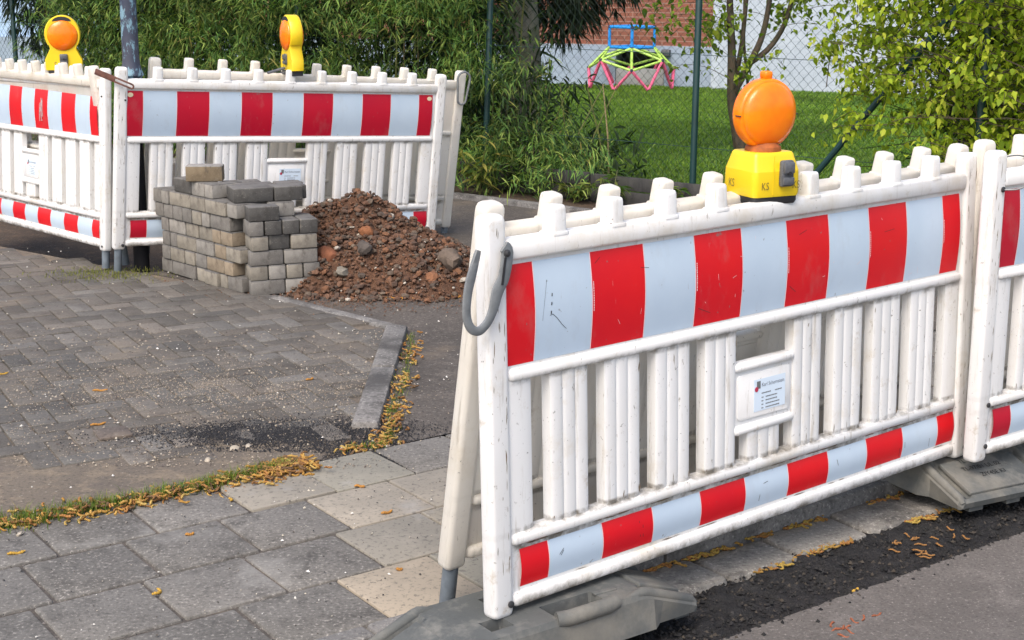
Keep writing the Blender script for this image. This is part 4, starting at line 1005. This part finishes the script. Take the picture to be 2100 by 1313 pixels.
cl = np.array([noise.noise(Vector((a*2.3, b*2.3, 11))) for a, b in zip(t, z)])
keep &= (cl > -.36)
t, z, n, cl = t[keep], z[keep], n[keep], cl[keep]; NC = len(t); per = 7
Pc = np.repeat(fpos(t, n, z), per, 0)+rng.normal(0, .035, (NC*per, 3))
base_dir = np.stack([rng.normal(0, 1, NC), rng.normal(-.9, .7, NC), rng.normal(-.25, .55, NC)], 1)
Dv = np.repeat(base_dir, per, 0)+rng.normal(0, .55, (NC*per, 3))
cc = pick(rng, ((.065, .135, .034), (.090, .165, .036), (.130, .200, .044), (.042, .090, .026), (.18, .23, .055)), NC*per, .25)
tint = np.repeat(np.clip(cl*1.6, -.45, .55), per); cc = cc*(1+tint)[:, None]
yl = rng.random(NC*per) < .03; cc[yl] = np.array((.24, .22, .06))*rng.uniform(.7, 1.1, (yl.sum(), 1))
leaves('foliage', BAM, Pc, Dv, rng.uniform(.05, .105, NC*per), rng.uniform(.008, .0135, NC*per), cc, bh, .35, 1)
# dense darker foliage deeper in the hedge
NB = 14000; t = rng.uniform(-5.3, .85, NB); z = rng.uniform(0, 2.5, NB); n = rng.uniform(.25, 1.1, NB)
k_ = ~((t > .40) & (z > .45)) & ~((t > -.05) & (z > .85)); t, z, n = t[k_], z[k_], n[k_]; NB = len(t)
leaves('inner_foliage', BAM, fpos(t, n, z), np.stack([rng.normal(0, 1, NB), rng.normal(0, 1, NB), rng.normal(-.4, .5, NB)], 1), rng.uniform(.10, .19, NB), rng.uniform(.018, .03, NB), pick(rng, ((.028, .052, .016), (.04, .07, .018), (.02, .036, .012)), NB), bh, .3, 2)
CULM = m_plain('bamboo_culm', (.14, .15, .045), .5, .4, .3, 12); DRY = m_plain('dry_culm', (.28, .22, .12), .6, .3, .2, 12)
for k in range(70):
    tt = rng.uniform(-5.2, .95); nn = rng.uniform(-.05, .7); p = Vector(fpos(np.array([tt]), np.array([nn]), np.array([0.]))[0]); h = 2.6 if tt < -.1 else .8; lx, ly = rng.normal(0, .12, 2)
    m = MB(); m.tube([p, p+Vector((lx*.3, ly*.3, h*.5)), p+Vector((lx, ly, h))], [.008, .007, .004], 6); m.build('culm', DRY if k % 6 == 0 else CULM, bh)
# short yellowish shoot in front of the hedge foot
def shoot(name, label, x, y, h, nl, cols, seed, ln=.13, wd=.022, cat='plant', spread=1.):
    r = np.random.default_rng(seed); tt = thing(name, label, cat, Matrix.Translation((x, y, 0)), 'small plants in the bed')
    ns = 5; P = []; Dd = []
    m = MB()
    for s in range(ns):
        a = r.uniform(0, 6.28); q = Vector((math.cos(a), math.sin(a), 0))*h*.35*spread; hh = h*r.uniform(.6, 1)
        pts = [Vector((0, 0, 0)), q*.35+Vector((0, 0, hh*.55)), q+Vector((0, 0, hh))]; m.tube(pts, [.004, .003, .0015], 5)
        for k in range(nl//ns):
            f = r.uniform(.25, 1); p = pts[0].lerp(pts[1], f*2) if f < .5 else pts[1].lerp(pts[2], f*2-1); P.append(p); b = r.uniform(0, 6.28); Dd.append((math.cos(b), math.sin(b), r.uniform(-.2, .6)))
    m.build('stem', CULM, tt); nP = len(P)
    leaves('foliage', YOUNG, P, Dd, r.uniform(.7, 1.2, nP)*ln, r.uniform(.8, 1.2, nP)*wd, pick(r, cols, nP), tt, .5, seed)
YG = ((.22, .24, .05), (.30, .27, .07), (.14, .18, .04)); FG = ((.08, .15, .025), (.13, .19, .035), (.17, .20, .05), (.05, .10, .02))
shoot('bamboo_shoot', 'yellowish young bamboo growing in the bed beside the far barrier', -.25, 11.0, .50, 90, YG, 5)
shoot('fern', 'bright green fern below the dark edging, left one', .72, 10.52, .26, 90, FG, 6, .12, .02)
shoot('fern', 'small fern between the fence post and the dark edging, right one', 1.15, 10.22, .22, 70, FG, 7, .12, .018)
shoot('grass_tuft', 'tuft of long grass at the foot of the edging', .22, 10.98, .28, 90, ((.05, .10, .02), (.09, .15, .03)), 8, .16, .008)
shoot('weed', 'low yellow green weeds against the bed kerb', .48, 10.72, .22, 110, ((.15, .17, .04), (.09, .13, .03)), 9, .07, .02, spread=2)
shoot('creeper', 'straggling green plant beside the bamboo foot', .05, 11.16, .30, 120, ((.05, .09, .02), (.08, .12, .03)), 10, .10, .02, spread=2)

# ------------------------------------------------------------------ trees and evergreens
def conifer(name, label, x, y, trunk_r, h, crown, seed, pal, green=(.1, .1, .05), group=None):
    """crown: list of (cx, cy, cz, rx, ry, rz, n) clumps of drooping sprays"""
    r = np.random.default_rng(seed); tt = thing(name, label, 'tree', Matrix.Translation((x, y, 0)), group)
    m = MB(); rr_ = random.Random(seed); P = [Vector((.03*math.sin(k*1.1+seed), .03*math.cos(k*.9), h*k/10)) for k in range(11)]
    m.tube(P, [trunk_r*(1.25 if k == 0 else 1)*(1-.06*k) for k in range(11)], 16); m.build('trunk', BARK if name == 'garden_tree' else BARK2, tt)
    Ps = []; Ds = []; mb = MB()
    for (cx, cy, cz, rx, ry, rz, n) in crown:
        a = r.normal(0, 1, (n, 3)); a /= np.linalg.norm(a, axis=1)[:, None]; q = r.random(n)**.45
        p = a*q[:, None]*np.array((rx, ry, rz))+np.array((cx, cy, cz))
        dirs = a*np.array((1, 1, .3))+np.array((0, 0, -.75))+r.normal(0, .35, (n, 3)); Ps.append(p); Ds.append(dirs)
        for k in range(6):
            e = Vector(p[k]); s = Vector((0, 0, min(h*.9, max(.4, cz+.3)))); mb.tube([s, s.lerp(e, .5)+Vector((0, 0, .1)), e], [.02, .012, .004], 5)
    tag(mb.build('branch', BARK2, tt), kind='stuff'); Ps = np.concatenate(Ps); Ds = np.concatenate(Ds); nn = len(Ps)
    # every spray is five narrow blades
    P5 = np.repeat(Ps, 5, 0); D5 = np.repeat(Ds, 5, 0)+r.normal(0, .35, (nn*5, 3))
    leaves('crown', NEED, P5, D5, r.uniform(.07, .16, nn*5), r.uniform(.010, .018, nn*5), pick(r, pal, nn*5, .3), tt, .3, seed)
DK = ((.010, .020, .010), (.016, .030, .013), (.025, .042, .018))
conifer('garden_tree', 'thick grey trunk behind the fence, dark drooping needles hanging to its right', .045, 12.45, .185, 4.2,
        [(.55, .45, 1.85, .62, .4, .62, 900), (.42, .45, 1.35, .26, .25, .30, 260), (.78, .45, 1.74, .26, .3, .28, 200), (.1, 1.2, 3.6, .9, .8, .8, 700)], 31, DK)
conifer('yew_tree', 'dark evergreen behind the fence at the far left, under the handled lamp', -4.75, 15.4, .12, 3.4, [(0, 0, 1.75, .62, .6, 1.0, 1500), (-.1, 0, 2.6, .5, .5, .8, 500), (.55, .2, 1.3, .45, .5, .9, 900)], 32, DK, group='evergreens behind the hedge')
for k, (x, y, hh) in enumerate(((-3.35, 15.0, 2.9), (-2.1, 14.4, 3.0), (-.62, 13.3, 2.8))):
    conifer('evergreen', ('dark evergreen behind the left part of the bamboo', 'dark evergreen behind the middle of the bamboo', 'dark evergreen behind the right part of the bamboo, beside the trunk')[k], x, y, .09, hh, [(0, 0, 1.2, .72, .5, 1.2, 1300), (0, 0, 2.2, .5, .4, .8, 300)], 40+k, DK, group='evergreens behind the hedge')
conifer('evergreen', 'dark evergreen behind the leafy hedge at right', 4.0, 11.2, .10, 3.0, [(0, 0, 1.15, .85, .6, 1.2, 2000), (.2, 0, 2.2, .6, .5, .8, 400)], 45, DK, group='evergreens behind the hedge')

# multi-stemmed shrub with fresh leaves
sh = thing('shrub', 'slim multi-stemmed shrub with fresh green leaves on the lawn, left of the round lamp', 'shrub', Matrix.Translation((2.13, 13.75, 0)))
STEMS = [([(0, 0, 0), (-.05, 0, .25), (-.10, 0, .50), (-.12, 0, .95), (-.15, .05, 1.4), (-.2, .1, 2.4)], .060), ([(-.08, 0, .42), (-.06, .03, .75), (-.03, 0, 1.0), (.0, 0, 1.5), (.05, 0, 2.4)], .030),
         ([(-.09, 0, .55), (.06, 0, .85), (.16, .0, 1.1), (.22, 0, 1.5), (.3, 0, 2.3)], .036), ([(.05, 0, .83), (.26, .05, 1.0), (.40, 0, 1.35), (.5, 0, 2.2)], .028), ([(.02, .05, .0), (.06, .05, .5), (.0, .05, 1.0), (-.02, .05, 1.6)], .016)]
for P, r0 in STEMS:
    P2, W = smooth_curve(P, [r0*(1-.12*k) for k in range(len(P))], 4); m = MB(); m.tube(P2, W, 10); m.build('stem', BARK2, sh)
YC = ((.20, .28, .025), (.25, .33, .03), (.16, .24, .025), (.30, .36, .045), (.12, .19, .022))
def sprays(tt, curves, seed, per, ln, wd, pal, jitter=.05, hang=.5, sub=4, rad=.0035, mat=None, name='foliage'):
    r = np.random.default_rng(seed); P = []; Dd = []; m = MB()
    for cv in curves:
        P2, W = smooth_curve(cv, [rad*(1-.2*k) if k < 4 else rad*.3 for k in range(len(cv))], sub); m.tube(P2, W, 5)
        for k in range(per):
            f = r.uniform(.15, 1)*(len(P2)-1); i = min(int(f), len(P2)-2); p = P2[i].lerp(P2[i+1], f-i); P.append(p+Vector(r.normal(0, jitter, 3))); Dd.append(r.normal(0, 1, 3)*np.array((1, 1, .5))+np.array((0, -.2, -hang)))
    m.build('twigs', BARK2, tt); n = len(P)
    return leaves(name, mat or YOUNG, P, Dd, r.uniform(.65, 1.25, n)*ln, r.uniform(.65, 1.25, n)*wd, pick(r, pal, n, .2), tt, .35, seed, (.0, .85, 1., .8, .45, 0.))
YH = ((.32, .42, .032), (.40, .48, .04), (.25, .35, .028), (.46, .50, .06), (.17, .25, .024))
rs = random.Random(9); cv = []
for k in range(46):
    P, r0 = rs.choice(STEMS[:4]); f = rs.uniform(.45, 1); i = min(int(f*(len(P)-1)), len(P)-2); b = Vector(P[i]).lerp(Vector(P[i+1]), f*(len(P)-1)-i); a = rs.uniform(0, 6.28); ln = rs.uniform(.3, .75); q = Vector((math.cos(a)*1.0, math.sin(a)*.6, .15))
    cv.append([b, b+q*ln*.4+Vector((0, 0, .08)), b+q*ln*.8+Vector((0, 0, .05)), b+q*ln+Vector((0, 0, -.05))])
for z0 in (1.2, 1.3, 1.36, 1.45, 1.15): cv.append([Vector((-.14, 0, z0)), Vector((-.4, -.1, z0+.08)), Vector((-.75, -.15, z0+.05)), Vector((-1.0, -.2, z0-.03))])
sprays(sh, cv, 12, 26, .062, .046, YC, .06)

# leafy hedge at the right edge
hd = thing('leafy_hedge', 'loose hedge with bright young leaves over dark twigs at the right', 'hedge', Matrix.Translation(F(4, .5)))
oh = F(4, .5); cv = []; cv2 = []
def T(t, n, z): return F(t, n, z)-oh
for k in range(2600):
    t0 = rs.uniform(2.85, 7.2); n0 = rs.uniform(-.35, 1.2); z0 = rs.uniform(.2, 2.2); b = T(t0, n0, z0); ln = rs.uniform(.4, 1.0)
    q = (FD*rs.uniform(-1.0, .25)+FN*rs.uniform(-.45, .25)).to_3d(); dz = rs.uniform(-.05, .35)
    p3 = b+q*ln+Vector((0, 0, dz*ln-.05)); tt_ = ((p3+oh).to_2d()-FA).dot(FD)
    if tt_ < 2.62+rs.uniform(-.1, .3)-.12*(z0-1): continue
    if z0 < .28+.5*max(0, 3.9-tt_): continue
    cv.append([b, b+q*ln*.4+Vector((0, 0, dz*ln*.6)), b+q*ln*.8+Vector((0, 0, dz*ln)), p3])
for k in range(420):
    t0 = rs.uniform(3.3, 7); n0 = rs.uniform(.3, 1.4); z0 = rs.uniform(0, 2.0); b = T(t0, n0, z0); q = (FD*rs.uniform(-.9, .2)+FN*rs.uniform(-.4, .4)).to_3d(); ln = rs.uniform(.4, .9)
    cv2.append([b, b+q*ln*.5+Vector((0, 0, .05)), b+q*ln+Vector((0, 0, rs.uniform(-.05, .2)))])
sprays(hd, cv, 13, 23, .043, .032, YH, .035, .7)
m = MB()
for c in cv2: m.tube(c, [.005, .004, .0015], 4)
tag(m.build('dark_twigs', m_plain('dark_twig', (.035, .024, .018), .9, .2), hd, 0), kind='stuff')
for t0, n0 in ((3.6, .6), (4.5, .8), (5.3, .5), (6.2, .7)):
    m = MB(); m.tube([T(t0, n0, 0), T(t0-.05, n0, .8), T(t0-.2, n0+.05, 1.6), T(t0-.3, n0, 2.3)], [.035, .028, .018, .008], 8); m.build('stem', BARK2, hd)
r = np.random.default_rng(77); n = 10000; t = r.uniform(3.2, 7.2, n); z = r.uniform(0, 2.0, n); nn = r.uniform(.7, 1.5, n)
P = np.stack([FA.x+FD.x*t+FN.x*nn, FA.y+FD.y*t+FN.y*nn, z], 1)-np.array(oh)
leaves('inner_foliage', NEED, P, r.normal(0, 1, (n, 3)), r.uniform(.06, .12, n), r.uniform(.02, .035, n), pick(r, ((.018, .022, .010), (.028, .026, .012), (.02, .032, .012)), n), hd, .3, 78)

# ------------------------------------------------------------------ lawn
rl = np.random.default_rng(15); n = 150000
y = 10.2+11.3*rl.random(n)**.75; x = rl.uniform(-.02, .42, n)*y+rl.normal(0, .2, n)
side = (x-FA.x)*FN.x+(y-FA.y)*FN.y; ln_y = 21.95-.318*(x-.34); k_ = (side > .02) & (y < ln_y+.1); x, y = x[k_], y[k_]; side = side[k_]
xl = np.concatenate([x, rl.uniform(-7.5, -4.5, 14000)]); yl = np.concatenate([y, rl.uniform(15.5, 21.5, 14000)]); n = len(xl); sd2 = np.concatenate([side, np.full(14000, 6.)])
P = np.stack([xl, yl, np.full(n, .012)], 1); pat = np.array([noise.noise(Vector((a*.8, b*.8, 0)))*.5+noise.noise(Vector((a*2.5, b*2.5, 4)))*.4 for a, b in zip(xl, yl)])
cc = pick(rl, ((.110, .205, .022), (.140, .235, .028), (.090, .175, .020), (.17, .26, .04)), n, .2)*(1+.85*pat)[:, None]
tall = np.clip(1.3-sd2*.5, 0, 1)
cc = cc*(1-tall[:, None]*.35)+np.array((.05, .065, .02))*tall[:, None]*.35  # darker by the fence: longer grass, plus shade put into the blade colour
leaves('lawn', GB, P, np.stack([rl.normal(0, .55, n), rl.normal(0, .55, n), np.ones(n)], 1), rl.uniform(.03, .06, n)*(1+1.1*tall*rl.random(n)), rl.uniform(.005, .010, n), cc, None, .25, 16, (.7, 1, .8, 0.))
tag(bpy.data.objects['lawn'], 'mown green lawn between the fence and the house', kind='stuff')

# ------------------------------------------------------------------ house
BA = R(-17.6); hx = Vector((math.cos(BA), math.sin(BA), 0)); hn = Vector((math.sin(BA), -math.cos(BA), 0))
HM = Matrix(((hx.x, -hn.x, 0, .34), (hx.y, -hn.y, 0, 21.95), (0, 0, 1, 0), (0, 0, 0, 1)))
ho = thing('brick_house', 'red brick house with a pale plinth and a white rendered bay beyond the lawn', 'house', HM)
PLIN = m_ground('pale_render', (.27, .33, .42), (.31, .37, .46), (.24, .29, .37), 90, .15, .003, spf=.1)
WREN = m_ground('white_render', (.40, .45, .53), (.45, .50, .57), (.36, .41, .48), 90, .15, .003, spf=.1)
XB = 2.62                                                           # where the brick stops and the bay starts
m = MB(); m.box((XB/2-4, 4, 2.0+.02), (XB+8, 8, 2.86)); m.build('wall', m_brick(), ho, 0)
m = MB(); wx0, wx1 = 1.20, 1.92
for a, b in ((-8, wx0), (wx1, XB)): m.box(((a+b)/2, 4.0, .285), (b-a, 8.06, .61))
m.box(((wx0+wx1)/2, 4.2, .285), (wx1-wx0, 7.66, .61)); m.box(((wx0+wx1)/2, .185, .545), (wx1-wx0, .43, .09)); m.build('plinth', PLIN, ho, 0)
m = MB(); m.box(((wx0+wx1)/2, .355, .375), (wx1-wx0-.02, .03, .25)); m.build('basement_window', m_plain('dark_glass', (.03, .03, .035), .2), ho, 0)
m = MB(); m.box(((wx0+wx1)/2, .06, .13), (wx1-wx0-.01, .16, .26), bev=.01); m.build('light_well', m_plain('grey_concrete', (.33, .33, .33), .8), ho)
m = MB(); m.box((wx1+.03, -.09, .50), (.12, .11, .09), bev=.01); m.build('wall_lamp', GREYP, ho)
m = MB(); m.box((XB+4, 3.9, 1.75), (8, 8.1, 3.5)); m.build('bay', WREN, ho, 0)
m = MB(); m.box((2, 4, 3.62), (21, 9, .25)); m.build('roof', GREYP, ho, 0)
for k in range(3):
    m = MB(); m.box((-5+2.4*k, -.01, 2.2), (1.1, .08, 1.2)); wv = m.build('window', WREN, ho, 0); m = MB(); m.box((-5+2.4*k, -.056, 2.2), (.96, .02, 1.06)); m.build('pane', m_plain('window_glass', (.05, .06, .07), .1), wv, 0)
h2 = thing('pale_house', 'pale bluish house glimpsed past the dark yew at the far left', 'house', Matrix.Translation((-8.2, 23.5, 0)))
m = MB(); m.box((-1, 2, 1.6), (6.2, 4, 3.2)); m.build('wall', m_ground('bluish_render', (.36, .50, .70), (.42, .55, .74), (.34, .46, .64), 60, .1, .003, spf=.1), h2, 0)
m = MB(); m.box((-1, 2, 3.3), (6.8, 4.6, .25)); m.build('roof', GREYP, h2, 0)
m = MB(); m.box((.3, -.02, .28), (3.4, .1, .56)); m.build('plinth', PLIN, h2, 0)

# ------------------------------------------------------------------ climbing dome
cdm = thing('climbing_dome', 'toy climbing dome of pink, lime and blue tubes on the lawn', 'climbing frame', Matrix.Translation((1.66, 21.0, .03)) @ Matrix.Rotation(R(-4), 4, 'Z'))
PNK = m_plain('pink_tube', (.62, .10, .20), .4); LIM = m_plain('lime_tube', (.38, .60, .10), .4); BLU = m_plain('blue_tube', (.015, .25, .70), .4); NOD = m_plain('dark_joint', (.04, .035, .07), .5)
def pol(a, r, z): return Vector((r*math.cos(R(a)), r*math.sin(R(a)), z))
mid = [pol(-90+45*k, .60, .27 if k % 2 == 0 else .40) for k in range(8)]; bas = [pol(-90+22.5+45*k, .62, 0) for k in range(8)]; top = [pol(-90+90*k, .315, .56) for k in range(4)]; up_ = [p+Vector((0, 0, .28)) for p in top]
def bars(nm, mat, L_, r_=.021):
    for a, b in L_: m = MB(); m.tube([a.lerp(b, .04), a.lerp(b, .96)], r_, 8); m.build(nm, mat, cdm)
bars('leg', PNK, [(mid[k], bas[k]) for k in range(8)]+[(mid[k], bas[k-1]) for k in range(8)])
bars('strut', LIM, [(mid[k], mid[(k+1) % 8]) for k in range(8)]+[(top[k], mid[2*k]) for k in range(4)]+[(top[k], mid[2*k+1]) for k in range(4)]+[(top[k], mid[2*k-1]) for k in range(4)], .018)
bars('top_bar', BLU, [(top[k], up_[k]) for k in range(4)]+[(top[k], top[(k+1) % 4]) for k in range(4)]+[(up_[k], up_[(k+1) % 4]) for k in range(4)])
for p in mid+top+up_:
    m = MB(); m.lathe([(.012, -.025), (.026, -.012), (.026, .012), (.012, .025)], p, n=8); m.build('joint', NOD, cdm)
